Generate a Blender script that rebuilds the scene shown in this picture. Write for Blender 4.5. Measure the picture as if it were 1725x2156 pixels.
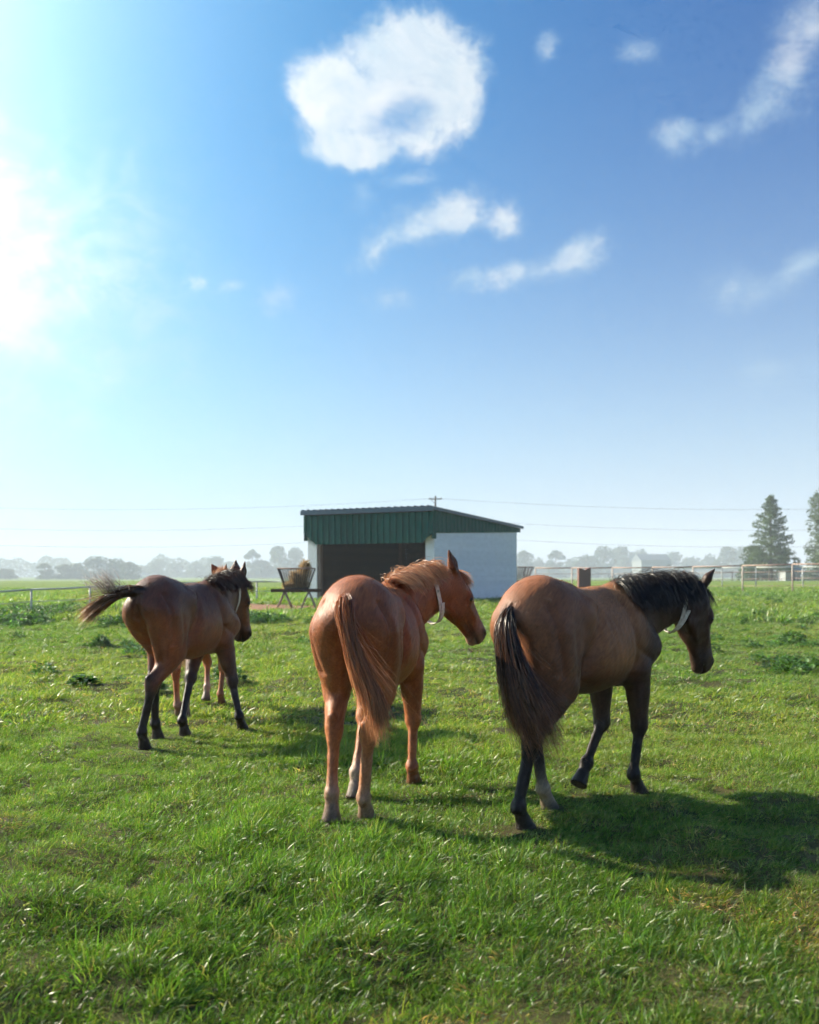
import bpy, bmesh, math, random
import numpy as np
from mathutils import Vector, Matrix

for _o in list(bpy.data.objects): bpy.data.objects.remove(_o)
SC = bpy.context.scene
COL = SC.collection
R_ = math.radians

# ----------------------------------------------------------------------------------------------
# camera, sky, sun, exposure
# ----------------------------------------------------------------------------------------------
CAM_H, FOC = 1.48, 2050/1725
cam = bpy.data.cameras.new('camera'); cam_o = bpy.data.objects.new('camera', cam); COL.objects.link(cam_o)
cam_o.location = (0, 0, CAM_H); cam_o.rotation_euler = (R_(90), 0, 0)
cam.sensor_fit = 'HORIZONTAL'; cam.sensor_width = 36; cam.lens = 36*FOC; cam.shift_y = 132/1725
cam.clip_start = .05; cam.clip_end = 4000
cam.dof.use_dof = True; cam.dof.focus_distance = 6.6; cam.dof.aperture_fstop = 3.2
SC.camera = cam_o
SC.render.resolution_x, SC.render.resolution_y = 819, 1024
SC.render.engine = 'CYCLES'
SC.cycles.use_denoising = True
SC.cycles.max_bounces = 5; SC.cycles.transmission_bounces = 4; SC.cycles.transparent_max_bounces = 6; SC.cycles.volume_bounces = 0
SC.cycles.diffuse_bounces = 3; SC.cycles.glossy_bounces = 2
SC.cycles.use_adaptive_sampling = True; SC.cycles.adaptive_threshold = .035; SC.cycles.adaptive_min_samples = 12
SC.cycles.sample_clamp_indirect = 6.
SC.view_settings.view_transform = 'Standard'; SC.view_settings.look = 'None'; SC.view_settings.gamma = 1.
SC.view_settings.use_curve_mapping = False
SC.view_settings.exposure = EXPOSURE = 1.3

SUN_AZ, SUN_EL = R_(-64), R_(29)            # azimuth from the view axis (+Y), negative to the left
SUN_DIR = Vector((math.sin(SUN_AZ)*math.cos(SUN_EL), math.cos(SUN_AZ)*math.cos(SUN_EL), math.sin(SUN_EL)))
sun = bpy.data.lights.new('sun', 'SUN'); sun.energy = 5.0; sun.angle = R_(.53); sun.color = (1, .88, .68)
sun_o = bpy.data.objects.new('sun', sun); COL.objects.link(sun_o)
sun_o.rotation_euler = SUN_DIR.to_track_quat('Z', 'Y').to_euler(); sun_o.location = (-30, 20, 30)

def build_sky():
    w = bpy.data.worlds.new('World'); SC.world = w; w.use_nodes = True; w.cycles.sampling_method = 'MANUAL'; w.cycles.sample_map_resolution = 512
    nt = w.node_tree; nt.nodes.clear(); L = nt.links.new
    def N(t, **k):
        n = nt.nodes.new(t)
        for a, b in k.items(): setattr(n, a, b)
        return n
    def M(op, a, b=None, c=None, clamp=False):
        n = N('ShaderNodeMath', operation=op, use_clamp=clamp)
        for i, x in enumerate((a, b, c)):
            if x is None: continue
            if isinstance(x, (int, float)): n.inputs[i].default_value = x
            else: L(x, n.inputs[i])
        return n.outputs[0]
    def dot(a, v):
        n = N('ShaderNodeVectorMath', operation='DOT_PRODUCT'); L(a, n.inputs[0]); n.inputs[1].default_value = tuple(v); return n.outputs['Value']
    def mix(f, a, b):
        n = N('ShaderNodeMix', data_type='RGBA')
        if isinstance(f, (int, float)): n.inputs[0].default_value = f
        else: L(f, n.inputs[0])
        for i, x in ((6, a), (7, b)):
            if isinstance(x, tuple): n.inputs[i].default_value = (*x, 1)
            else: L(x, n.inputs[i])
        return n.outputs[2]
    STR = .10
    tc = N('ShaderNodeTexCoord'); D = tc.outputs['Generated']
    sky = N('ShaderNodeTexSky', sky_type='NISHITA', sun_disc=False)
    sky.sun_elevation = SUN_EL; sky.sun_rotation = SUN_AZ; sky.altitude = 0; sky.air_density = 1.; sky.dust_density = 1.2; sky.ozone_density = 2.5
    sep = N('ShaderNodeSeparateXYZ'); L(D, sep.inputs[0]); z = sep.outputs[2]
    # deepen the blue of the clear sky
    mul = N('ShaderNodeMix', data_type='RGBA', blend_type='MULTIPLY'); mul.inputs[0].default_value = 1.; L(sky.outputs[0], mul.inputs[6]); mul.inputs[7].default_value = (SKY_MUL[0], SKY_MUL[1], SKY_MUL[2], 1)
    col = mul.outputs[2]
    # the sky is deepest high up and away from the sun
    d = M('MAXIMUM', dot(D, SUN_DIR), 0.)
    zr = N('ShaderNodeMapRange'); L(z, zr.inputs[0]); zr.inputs[1].default_value = .12; zr.inputs[2].default_value = .55
    deep = M('MULTIPLY', zr.outputs[0], M('SUBTRACT', 1., M('POWER', d, 2.)), None, True)
    mul2 = N('ShaderNodeMix', data_type='RGBA', blend_type='MULTIPLY'); L(deep, mul2.inputs[0]); L(col, mul2.inputs[6]); mul2.inputs[7].default_value = (.15, .58, 1.0, 1)
    col = mul2.outputs[2]
    # moist air: paler towards the horizon
    hz = M('POWER', M('SUBTRACT', 1., M('MAXIMUM', M('MINIMUM', z, 1.), 0.)), 5.2)
    col = mix(M('MULTIPLY', hz, .95), col, tuple(c/STR for c in (.465, .495, .58)))
    # bright aureole round the sun
    g1 = M('MINIMUM', M('MULTIPLY', M('POWER', d, 11.), 3.2/STR*GLOW), .75/STR); g2 = M('MULTIPLY', M('POWER', d, 3.), .36/STR*GLOW)
    for g, c in ((g1, (1., .98, .90)), (g2, (.14, .72, .86))):
        s = N('ShaderNodeVectorMath', operation='SCALE'); s.inputs[0].default_value = c; L(g, s.inputs['Scale'])
        a = N('ShaderNodeVectorMath', operation='ADD'); L(col, a.inputs[0]); L(s.outputs[0], a.inputs[1]); col = a.outputs[0]
    # clouds: soft bodies at fixed bearings, broken up by turbulence
    def noise(sc, det, ro, dis=0., off=(0,0,0), stretch=None):
        n = N('ShaderNodeTexNoise'); n.inputs['Scale'].default_value = sc; n.inputs['Detail'].default_value = det; n.inputs['Roughness'].default_value = ro; n.inputs['Distortion'].default_value = dis
        m = N('ShaderNodeMapping'); m.inputs['Location'].default_value = off
        if stretch: m.inputs['Scale'].default_value = stretch
        L(D, m.inputs[0]); L(m.outputs[0], n.inputs['Vector']); return n.outputs['Fac']
    n1 = noise(11., 10., .62, .35, (4.3,4.7,.4)); n2 = noise(34., 6., .62, .2, (3,1,2))
    turb = M('ADD', M('MULTIPLY', M('SUBTRACT', n1, .5), 2.6), M('MULTIPLY', M('SUBTRACT', n2, .5), 1.1))
    def body(px, py, rx, ry, rot):
        c = Vector(((px-862.5)/2050, 1, (1210-py)/2050)).normalized()
        e1 = Vector((c.y, -c.x, 0)).normalized(); e2 = e1.cross(c).normalized()
        if e2.z < 0: e2 = -e2
        a = R_(rot); f1 = e1*math.cos(a) + e2*math.sin(a); f2 = e2*math.cos(a) - e1*math.sin(a); k = c.y
        q = M('SQRT', M('ADD', M('POWER', M('ABSOLUTE', dot(D, f1/(rx/2050*k))), 2.), M('POWER', M('ABSOLUTE', dot(D, f2/(ry/2050*k))), 2.)))
        return M('SUBTRACT', M('MULTIPLY', M('GREATER_THAN', dot(D, c), .5), 20.), M('ADD', q, 19.))       # 1 at the middle, 0 at the rim, far below behind
    acc = None
    for turbamt, soft, dens, bodies in CLOUDS:
        f = None
        for bd in bodies:
            v = body(*bd); f = v if f is None else M('SMOOTH_MAX', f, v, .55)
        m = M('ADD', f, M('MULTIPLY', turb, turbamt))
        s = N('ShaderNodeMapRange', interpolation_type='SMOOTHERSTEP'); L(m, s.inputs[0]); s.inputs[1].default_value = 0.; s.inputs[2].default_value = soft; s.inputs[3].default_value = 0.; s.inputs[4].default_value = dens
        acc = s.outputs[0] if acc is None else M('MAXIMUM', acc, s.outputs[0])
    th = N('ShaderNodeMapRange', interpolation_type='SMOOTHERSTEP'); L(M('ADD', body(848,245,110,58,12), M('MULTIPLY', turb, .35)), th.inputs[0]); th.inputs[1].default_value = 0.; th.inputs[2].default_value = 1.; th.inputs[3].default_value = 1.; th.inputs[4].default_value = .42
    acc = M('MULTIPLY', acc, th.outputs[0])       # thin middle of the big cloud
    wisp = N('ShaderNodeMapRange', interpolation_type='SMOOTHSTEP'); L(noise(22., 8., .68, .6, (7,2,5), (1., 1., 1.7)), wisp.inputs[0]); wisp.inputs[1].default_value = .36; wisp.inputs[2].default_value = .62; wisp.inputs[3].default_value = .15
    keep = M('MULTIPLY', M('SUBTRACT', 1., acc), M('SUBTRACT', 1., wisp.outputs[0]))
    acc = M('MULTIPLY', acc, M('SUBTRACT', 1., keep))
    shade = N('ShaderNodeMapRange'); L(M('ADD', M('MULTIPLY', noise(13., 8., .62, .5, (9.3,4.1,1.7)), .75), M('MULTIPLY', acc, .22)), shade.inputs[0]); shade.inputs[1].default_value = .42; shade.inputs[2].default_value = .66; shade.inputs[3].default_value = 0.; shade.inputs[4].default_value = 1.
    cc = mix(shade.outputs[0], tuple(c/STR for c in CLOUD_LO), tuple(c/STR for c in CLOUD_HI))
    lit = N('ShaderNodeVectorMath', operation='SCALE'); L(cc, lit.inputs[0]); L(M('ADD', 1., M('MULTIPLY', M('POWER', d, 9.), 8.)), lit.inputs['Scale']); cc = lit.outputs[0]
    lighter = N('ShaderNodeMix', data_type='RGBA', blend_type='LIGHTEN'); lighter.inputs[0].default_value = 1.; L(cc, lighter.inputs[6]); L(col, lighter.inputs[7])
    col = mix(acc, col, lighter.outputs[2])
    bg = N('ShaderNodeBackground'); L(col, bg.inputs[0]); bg.inputs[1].default_value = STR*.75
    out = N('ShaderNodeOutputWorld'); L(bg.outputs[0], out.inputs[0])
SKY_MUL = (.20, .60, .79); GLOW = 1.0
CLOUD_LO, CLOUD_HI = (.29, .39, .47), (.50, .52, .535)
# bearing (as seen along the view axis), half sizes, tilt, turbulence, softness, density
CLOUDS = [(.55, .62, .94, [(870,100,185,118,0), (705,205,122,110,0), (740,318,130,56,-4), (955,185,84,125,0), (850,230,160,105,0)]),
          (.85, 1.05, .86, [(940,455,165,64,8), (800,520,110,56,35), (1065,470,54,50,0), (870,490,90,45,20)]),
          (.9, 1.1, .74, [(1040,578,175,42,3), (1205,545,90,52,20)]),
          (.85, 1.1, .64, [(1665,150,80,150,-28), (1590,240,95,80,35), (1500,285,80,45,10), (1425,282,62,42,0), (1715,60,80,90,-30)]),
          (.6, 1.3, .60, [(1550,610,130,74,0), (1690,560,110,44,20)]), (.5, 1.5, .46, [(1610,775,150,76,0)]),
          (1.2, 1.2, .55, [(1155,105,46,54,0)]), (1.2, 1.3, .50, [(1345,105,70,48,20)]),
          (1.1, 1.2, .66, [(400,590,115,46,-10), (580,625,105,56,20), (490,600,60,24,0)]), (1.2, 1.2, .48, [(850,378,80,24,5), (765,410,40,50,-20)]), (1.1, 1.3, .40, [(820,630,64,38,0)]),
          (.15, 1.1, 1.0, [(-150,575,820,600,0)]), (.3, 1.3, .6, [(190,620,320,140,-8)])]
build_sky()
# ----------------------------------------------------------------------------------------------
# helpers
# ----------------------------------------------------------------------------------------------
def np_mesh(name, V, faces, smooth=False, cols=None, nside=None):
    """faces: (n,k) int array"""
    me = bpy.data.meshes.new(name)
    V = np.ascontiguousarray(V, dtype=np.float32); F = np.ascontiguousarray(faces, dtype=np.int32)
    k = F.shape[1]
    me.vertices.add(len(V)); me.vertices.foreach_set('co', V.ravel())
    me.loops.add(F.size); me.loops.foreach_set('vertex_index', F.ravel())
    me.polygons.add(len(F)); me.polygons.foreach_set('loop_start', np.arange(0, F.size, k, dtype=np.int32))
    try: me.polygons.foreach_set('loop_total', np.full(len(F), k, dtype=np.int32))
    except Exception: pass
    me.polygons.foreach_set('use_smooth', np.full(len(F), bool(smooth)))
    me.update(calc_edges=True)
    if cols is not None:
        a = me.color_attributes.new('Col', 'FLOAT_COLOR', 'POINT')
        c = np.ones((len(V), 4), dtype=np.float32); c[:, :3] = cols
        a.data.foreach_set('color', c.ravel())
    return me

def link(name, me, mat=None, parent=None):
    o = bpy.data.objects.new(name, me); COL.objects.link(o)
    if mat is not None and me is not None: 
        if not me.materials: me.materials.append(mat)
    if parent is not None: o.parent = parent
    return o

def tag(o, label=None, cat=None, group=None, kind=None):
    if label: o['label'] = label
    if cat: o['category'] = cat
    if group: o['group'] = group
    if kind: o['kind'] = kind
    return o

def empty(name, loc=(0,0,0), rz=0.):
    o = bpy.data.objects.new(name, None); COL.objects.link(o)
    o.location = loc; o.rotation_euler = (0, 0, rz); o.empty_display_size = .2
    return o

def new_mat(name):
    m = bpy.data.materials.new(name); m.use_nodes = True
    nt = m.node_tree; nt.nodes.clear()
    out = nt.nodes.new('ShaderNodeOutputMaterial')
    return m, nt, out

def node(nt, typ, **kw):
    n = nt.nodes.new(typ)
    for k, v in kw.items():
        if k.startswith('i_'):
            key = k[2:]
            key = int(key) if key.isdigit() else key.replace('_', ' ')
            n.inputs[key].default_value = v
        else: setattr(n, k, v)
    return n

def principled(nt, out, **kw):
    p = nt.nodes.new('ShaderNodeBsdfPrincipled')
    for k, v in kw.items(): p.inputs[k].default_value = v
    nt.links.new(p.outputs[0], out.inputs['Surface'])
    return p

class Mesh:
    """collects boxes, bars and tubes into one mesh"""
    def __init__(self): self.v = []; self.f = []
    def add(self, V, F):
        b = len(self.v); self.v += [tuple(x) for x in V]; self.f += [tuple(i + b for i in q) for q in F]
    def box(self, x0, x1, y0, y1, z0, z1):
        V = [(x,y,z) for z in (z0,z1) for y in (y0,y1) for x in (x0,x1)]
        self.add(V, [(0,2,3,1),(4,5,7,6),(0,1,5,4),(2,6,7,3),(0,4,6,2),(1,3,7,5)])
    def hexa(self, V):
        self.add(V, [(0,2,3,1),(4,5,7,6),(0,1,5,4),(2,6,7,3),(0,4,6,2),(1,3,7,5)])
    def tube(self, pts, r, n=8, cap=True):
        pts = [Vector(p) for p in pts]; rs = r if isinstance(r, (list, tuple)) else [r]*len(pts)
        rings = []
        for i, p in enumerate(pts):
            t = (pts[min(i+1, len(pts)-1)] - pts[max(i-1, 0)]).normalized()
            a = t.cross(Vector((0,0,1))) if abs(t.z) < .95 else t.cross(Vector((1,0,0)))
            a.normalize(); b = t.cross(a)
            rings.append([p + rs[i]*(a*math.cos(2*math.pi*k/n) + b*math.sin(2*math.pi*k/n)) for k in range(n)])
        F = []
        for i in range(len(pts)-1):
            for k in range(n):
                F.append((i*n+k, i*n+(k+1)%n, (i+1)*n+(k+1)%n, (i+1)*n+k))
        if cap: F += [tuple(range(n))[::-1], tuple((len(pts)-1)*n+k for k in range(n))]
        self.add([q for r_ in rings for q in r_], F)
    def data(self, name, smooth=False):
        me = bpy.data.meshes.new(name); me.from_pydata(self.v, [], self.f); me.validate()
        bm = bmesh.new(); bm.from_mesh(me); bmesh.ops.recalc_face_normals(bm, faces=bm.faces); bm.to_mesh(me); bm.free()
        if smooth: me.polygons.foreach_set('use_smooth', [True]*len(me.polygons))
        me.update(); return me
    def build(self, name, mat, parent=None, smooth=False, bevel=0.):
        o = link(name, self.data(name, smooth), mat, parent)
        if bevel:
            b = o.modifiers.new('edge', 'BEVEL'); b.width = bevel; b.segments = 2; b.limit_method = 'ANGLE'
        return o

_rs = np.random.RandomState(11)
def _waves(n, lo, hi, seed):
    r = np.random.RandomState(seed); k = np.exp(r.uniform(math.log(lo), math.log(hi), n)); a = r.uniform(0, 2*math.pi, n)
    return k*np.cos(a), k*np.sin(a), r.uniform(0, 2*math.pi, n), 1/k
_W1 = _waves(14, .15, .5, 3); _W2 = _waves(22, 1.2, 4.5, 4); _W3 = _waves(24, 6, 16, 5)
def wave(W, X, Y):
    s = 0
    for kx, ky, ph, am in zip(*W): s = s + am*np.sin(kx*X + ky*Y + ph)
    return s / np.sqrt((W[3]**2).sum() / 2)
def sstep(a, b, x):
    t = np.clip((x - a) / (b - a), 0, 1); return t*t*(3 - 2*t)
# ----------------------------------------------------------------------------------------------
# the ground
# ----------------------------------------------------------------------------------------------
HOOVES = [(.68,5.69), (.90,6.18), (1.56,6.63), (1.14,6.55), (-.46,5.82), (-.27,5.95), (.03,6.9), (-.36,6.43), (-2.25,8.27), (-2.27,8.79), (-1.6,9.34), (-2.07,8.98), (-2.4,10.1), (-2.35,10.15), (-2.13,11.2), (-2.33,11.2)]
def ground_z(X, Y):
    X = np.asarray(X, float); Y = np.asarray(Y, float)
    near = sstep(60, 12, np.hypot(X, Y))
    for hx, hy in HOOVES: near = near*(1 - np.exp(-((X-hx)**2 + (Y-hy)**2)/.09))      # level footing where the horses tread
    z = .50*sstep(10, 46, Y) + .10*sstep(8, 20, X)*sstep(25, 50, Y) - .10*sstep(-6, -14, X)*sstep(18, 32, Y)*sstep(60, 40, Y)
    z = z - 2.0*sstep(90, 520, Y) + near*(.030*wave(_W2, X, Y) + .014*wave(_W3, X, Y)) + .05*wave(_W1, X, Y)*sstep(14, 40, np.hypot(X, Y))*sstep(300, 60, np.hypot(X, Y))
    return z
def gz(x, y): return float(ground_z(x, y))
def px_ground(px, Y):            # x of a bearing at distance Y
    return (px - 862.5)/2050*Y
def dirt_mask(X, Y):
    n = .35*wave(_W2, X, Y) + .2*wave(_W3, X*.5, Y*.5)
    def e(cx, cy, rx, ry): return 1 - np.sqrt(((X-cx)/rx)**2 + ((Y-cy)/ry)**2) + .45*n
    m = np.maximum(e(-4.6, 31.3, 3.6, 2.1), e(17.5, 49.2, 3.6, 2.0))
    m = np.maximum(m, e(-.2, 37.4, 3.6, 2.0))
    return sstep(0, .25, m)
def patch(X, Y):                 # slow variation of the sward: -1 lush .. +1 yellowing
    return np.tanh(.8*wave(_W1, X*2.2, Y*2.2) + .55*wave(_W2, X*.5+3, Y*.5))
def bare(X, Y):                  # small dry or trampled spots
    return sstep(.55, 1.5, wave(_W2, X*.75+9, Y*.75+4) + .45*wave(_W3, X, Y))

def build_ground():
    def axis(lo, hi, fine_lo, fine_hi, step, grow):
        a = list(np.arange(fine_lo, fine_hi, step)); s = step; x = a[-1]
        while x < hi: s *= grow; x += s; a.append(min(x, hi))
        s = step; x = a[0]; b = []
        while x > lo: s *= grow; x -= s; b.append(max(x, lo))
        return np.array(b[::-1] + a)
    xs = axis(-1250, 1250, -7, 7, .07, 1.05); ys = axis(-40, 1250, 1.5, 16, .07, 1.035)
    X, Y = np.meshgrid(xs, ys, indexing='ij'); Z = ground_z(X, Y)
    V = np.stack([X, Y, Z], -1).reshape(-1, 3); nx, ny = X.shape
    i = (np.arange(nx-1)[:, None]*ny + np.arange(ny-1)[None]).ravel()
    Q = np.stack([i, i+ny, i+ny+1, i+1], 1)
    C = np.stack([dirt_mask(X, Y), patch(X, Y)*.5+.5, bare(X, Y)], -1).reshape(-1, 3)
    m, nt, out = new_mat('pasture_ground'); p = principled(nt, out, **{'Roughness': .95, 'Specular IOR Level': .1}); L = nt.links.new
    a = node(nt, 'ShaderNodeAttribute', attribute_name='Col'); sp = node(nt, 'ShaderNodeSeparateColor'); L(a.outputs['Color'], sp.inputs[0])
    geo = node(nt, 'ShaderNodeNewGeometry')
    n1 = node(nt, 'ShaderNodeTexNoise', i_Scale=.35, i_Detail=8., i_Roughness=.65); n2 = node(nt, 'ShaderNodeTexNoise', i_Scale=9., i_Detail=6., i_Roughness=.7)
    mp = node(nt, 'ShaderNodeMapping'); mp.inputs['Scale'].default_value = (.35, 1., 1.)
    L(geo.outputs['Position'], mp.inputs[0]); L(mp.outputs[0], n1.inputs['Vector']); L(geo.outputs['Position'], n2.inputs['Vector'])
    def mixc(f, c1, c2):
        n = node(nt, 'ShaderNodeMix', data_type='RGBA')
        L(f, n.inputs[0])
        for i, c in ((6, c1), (7, c2)):
            if isinstance(c, tuple): n.inputs[i].default_value = (*c, 1)
            else: L(c, n.inputs[i])
        return n.outputs[2]
    def rng(x, a, b):
        n = node(nt, 'ShaderNodeMapRange'); L(x, n.inputs[0]); n.inputs[1].default_value = a; n.inputs[2].default_value = b; return n.outputs[0]
    g = mixc(rng(n1.outputs['Fac'], .35, .65), (.10,.185,.028), (.22,.25,.045))
    g = mixc(rng(n2.outputs['Fac'], .35, .75), g, (.08,.13,.025))
    soil = mixc(rng(n2.outputs['Fac'], .3, .7), (.055,.038,.020), (.10,.07,.035))
    # within grass reach the bare soil and thatch shows between the blades
    sy = node(nt, 'ShaderNodeSeparateXYZ'); L(geo.outputs['Position'], sy.inputs[0])
    base = mixc(rng(sy.outputs[1], 22., 48.), mixc(rng(n1.outputs['Fac'], .3, .7), (.035,.055,.014), soil), g)
    dirt = mixc(rng(n2.outputs['Fac'], .3, .7), (.20,.10,.058), (.33,.20,.13))
    L(mixc(sp.outputs[0], base, dirt), p.inputs['Base Color'])
    b = node(nt, 'ShaderNodeBump', i_Strength=.6, i_Distance=.05); L(n2.outputs['Fac'], b.inputs['Height']); L(b.outputs[0], p.inputs['Normal'])
    o = link('ground', np_mesh('ground', V, Q, True, C), m); tag(o, 'grassy pasture ground with bare reddish dirt patches', None, None, 'structure')
    return o
build_ground()
# ----------------------------------------------------------------------------------------------
# animals: an implicit body (smooth union of muscles and bones) turned into one continuous mesh
# ----------------------------------------------------------------------------------------------
V3 = lambda *a: np.array(a, dtype=float)
def unit(v):
    v = np.asarray(v, float); return v / (np.linalg.norm(v) + 1e-12)

def smooth_min(a, b, k):
    h = np.clip(.5 + .5 * (b - a) / k, 0, 1)
    return b * (1 - h) + a * h - k * h * (1 - h)

class Body:
    """list of implicit primitives; each carries a blend width and a coat colour (or None)"""
    def __init__(self): self.pr = []
    def cone(self, a, b, ra, rb, k=.05, col=None, axis=None, s=1., sub=False):
        a, b = np.asarray(a, float), np.asarray(b, float)
        self.pr.append(('c', a, b, ra, rb, k, col, None if axis is None else unit(axis), s, sub))
    def ell(self, c, r, k=.05, col=None, R=None, sub=False):
        self.pr.append(('e', np.asarray(c, float), np.asarray(r, float), R, k, col, sub))
    def hoof(self, a, b, ra, rb, k, col):
        self.pr.append(('h', np.asarray(a, float), np.asarray(b, float), ra, rb, k, col))
    @staticmethod
    def dist(q, P):
        if q[0] in 'ch':
            a, b, ra, rb = q[1:5]
            if q[0] == 'c' and q[7] is not None:
                n, s = q[7], q[8]
                P = P + (s - 1) * ((P - a) @ n)[..., None] * n
                b = b + (s - 1) * ((b - a) @ n) * n
            ab = b - a; L2 = ab @ ab + 1e-12
            t = np.clip(((P - a) @ ab) / L2, 0, 1)
            if q[0] == 'h': t = np.clip(((P - a) @ ab) / L2, 0, 1.)
            d = np.linalg.norm(P - (a + t[..., None] * ab), axis=-1) - (ra + t * (rb - ra))
            if q[0] == 'h':
                n = ab / math.sqrt(L2)
                d = np.maximum(d, (P - b) @ n)
            elif q[7] is not None:
                d = d / (1 + .5 * (q[8] - 1))
            return d
        c, r, R = q[1], q[2], q[3]
        p = P - c
        if R is not None: p = p @ R          # columns of R are the axes
        k0 = np.linalg.norm(p / r, axis=-1); k1 = np.linalg.norm(p / (r * r), axis=-1) + 1e-9
        return k0 * (k0 - 1) / k1
    @staticmethod
    def meta(q):
        if q[0] == 'c': return q[5], q[6], q[9]
        if q[0] == 'h': return q[5], q[6], False
        return q[4], q[5], q[6]
    @staticmethod
    def bbox(q, pad):
        if q[0] in 'ch':
            r = max(q[3], q[4]) + pad
            return np.minimum(q[1], q[2]) - r, np.maximum(q[1], q[2]) + r
        r = (q[2].max() if q[3] is not None else q[2]) + pad
        return q[1] - r, q[1] + r
    def combine(self, res, d, q):
        k, col, sub = self.meta(q)
        return -smooth_min(-res, d, k) if sub else smooth_min(res, d, k)
    def eval(self, P):
        if getattr(self, 'F', None) is not None: return self.lookup(P)
        res = np.full(P.shape[:-1], 1.)
        for q in self.pr: res = self.combine(res, self.dist(q, P), q)
        return res
    def lookup(self, P):
        q = (P - self.lo)/self.h; ins = ((q >= 0) & (q < self.n - 1.001)).all(-1)
        q = np.clip(q, 0, self.n - 1.001); i = q.astype(int); f = q - i
        x, y, z = i[..., 0], i[..., 1], i[..., 2]; F = self.F
        fx, fy, fz = f[..., 0], f[..., 1], f[..., 2]
        def L(dy, dz): return F[x, y+dy, z+dz]*(1-fx) + F[x+1, y+dy, z+dz]*fx
        v = (L(0,0)*(1-fy) + L(1,0)*fy)*(1-fz) + (L(0,1)*(1-fy) + L(1,1)*fy)*fz
        return np.where(ins, v, 1.)
    def colours(self, P, base, soft=.022):
        acc = np.zeros(P.shape[:-1] + (3,)); wt = np.zeros(P.shape[:-1])
        for q in self.pr:
            k, col, sub = self.meta(q)
            if sub and col is None: continue
            d = self.dist(q, P)
            if sub: w = np.exp(-np.maximum(d, 0) / .012) * 8
            else: w = np.exp(-np.maximum(d, -.03) / soft)
            c = base if col is None else col
            if callable(c): c = c(P)
            acc += w[..., None] * np.asarray(c); wt += w
        return acc / wt[..., None]
    def mesh(self, h):
        lo = np.min([self.bbox(q, .03)[0] for q in self.pr if not self.meta(q)[2]], axis=0)
        hi = np.max([self.bbox(q, .03)[1] for q in self.pr if not self.meta(q)[2]], axis=0)
        n = np.ceil((hi - lo) / h).astype(int) + 1
        ax = [lo[i] + h * np.arange(n[i]) for i in range(3)]
        F = np.full(n, 1., dtype=np.float64)
        for q in self.pr:
            k = self.meta(q)[0]
            a, b = self.bbox(q, k + .02)
            i0 = np.clip(np.floor((a - lo) / h).astype(int), 0, n - 1); i1 = np.clip(np.ceil((b - lo) / h).astype(int) + 1, 1, n)
            sl = tuple(slice(i0[j], i1[j]) for j in range(3))
            P = np.stack(np.meshgrid(*[ax[j][sl[j]] for j in range(3)], indexing='ij'), -1)
            F[sl] = self.combine(F[sl], self.dist(q, P), q)
        self.F, self.lo, self.h, self.n = F, lo, h, n
        # surface nets
        S = F < 0
        c = S[:-1,:-1,:-1].astype(np.int8)
        cnt = sum(S[i:n[0]-1+i, j:n[1]-1+j, k:n[2]-1+k].astype(np.int8) for i in (0,1) for j in (0,1) for k in (0,1))
        act = (cnt > 0) & (cnt < 8)
        idx = -np.ones(act.shape, int); I = np.argwhere(act); idx[act] = np.arange(len(I))
        acc = np.zeros((len(I), 3)); num = np.zeros(len(I))
        corners = [(i,j,k) for i in (0,1) for j in (0,1) for k in (0,1)]
        for ca in corners:
            for d in range(3):
                if ca[d]: continue
                cb = list(ca); cb[d] = 1
                fa = F[I[:,0]+ca[0], I[:,1]+ca[1], I[:,2]+ca[2]]; fb = F[I[:,0]+cb[0], I[:,1]+cb[1], I[:,2]+cb[2]]
                m = (fa < 0) != (fb < 0)
                t = np.where(m, fa / np.where(m, fa - fb, 1), 0)
                p = np.array(ca, float)[None] + np.zeros((len(I), 3)); p[:, d] += t
                acc += p * m[:, None]; num += m
        V = lo + h * (I + acc / num[:, None])
        quads = []
        for d in range(3):
            e, f = [x for x in range(3) if x != d]
            if d == 1: e, f = f, e
            A = [slice(1, -1)] * 3; B = [slice(1, -1)] * 3
            A[d] = slice(0, n[d]-1); B[d] = slice(1, n[d])
            a, b = S[tuple(A)], S[tuple(B)]
            for flip, m in ((False, a & ~b), (True, ~a & b)):
                J = np.argwhere(m)
                off = np.ones(3, int); off[d] = 0
                J = J + off
                def at(de, df):
                    K = J.copy(); K[:, e] += de; K[:, f] += df
                    return idx[K[:,0], K[:,1], K[:,2]]
                Q = np.stack([at(-1,-1), at(0,-1), at(0,0), at(-1,0)], 1)
                quads.append(Q[:, ::-1] if flip else Q)
        Q = np.concatenate(quads); Q = Q[(Q >= 0).all(1)]
        # relax tangentially, then pull the vertices back onto the exact surface
        E = np.concatenate([Q[:, [0,1]], Q[:, [1,2]], Q[:, [2,3]], Q[:, [3,0]]])
        for it in range(3):
            s = np.zeros_like(V); w = np.zeros(len(V))
            for a, b in ((0,1), (1,0)):
                np.add.at(s, E[:, a], V[E[:, b]]); np.add.at(w, E[:, a], 1)
            V = V * .5 + .5 * s / np.maximum(w, 1)[:, None]
            f = self.eval(V); g = self.grad(V)
            V = V - np.clip(f, -h, h)[:, None] * g / np.maximum((g * g).sum(1), .2)[:, None]
        return V, Q
    def grad(self, V, e=.008):
        g = np.zeros_like(V)
        for d in range(3):
            o = np.zeros(3); o[d] = e
            g[:, d] = (self.eval(V + o) - self.eval(V - o)) / (2 * e)
        return g

def two_bone(a, c, l1, l2, hint):
    """middle joint between a and c, bent towards hint"""
    ac = c - a; D = np.linalg.norm(ac); D = min(D, (l1 + l2) * .999); u = unit(ac)
    x = (l1*l1 - l2*l2 + D*D) / (2*D); y = math.sqrt(max(l1*l1 - x*x, 0))
    v = hint - (hint @ u) * u
    return a + u*x + unit(v)*y

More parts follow.
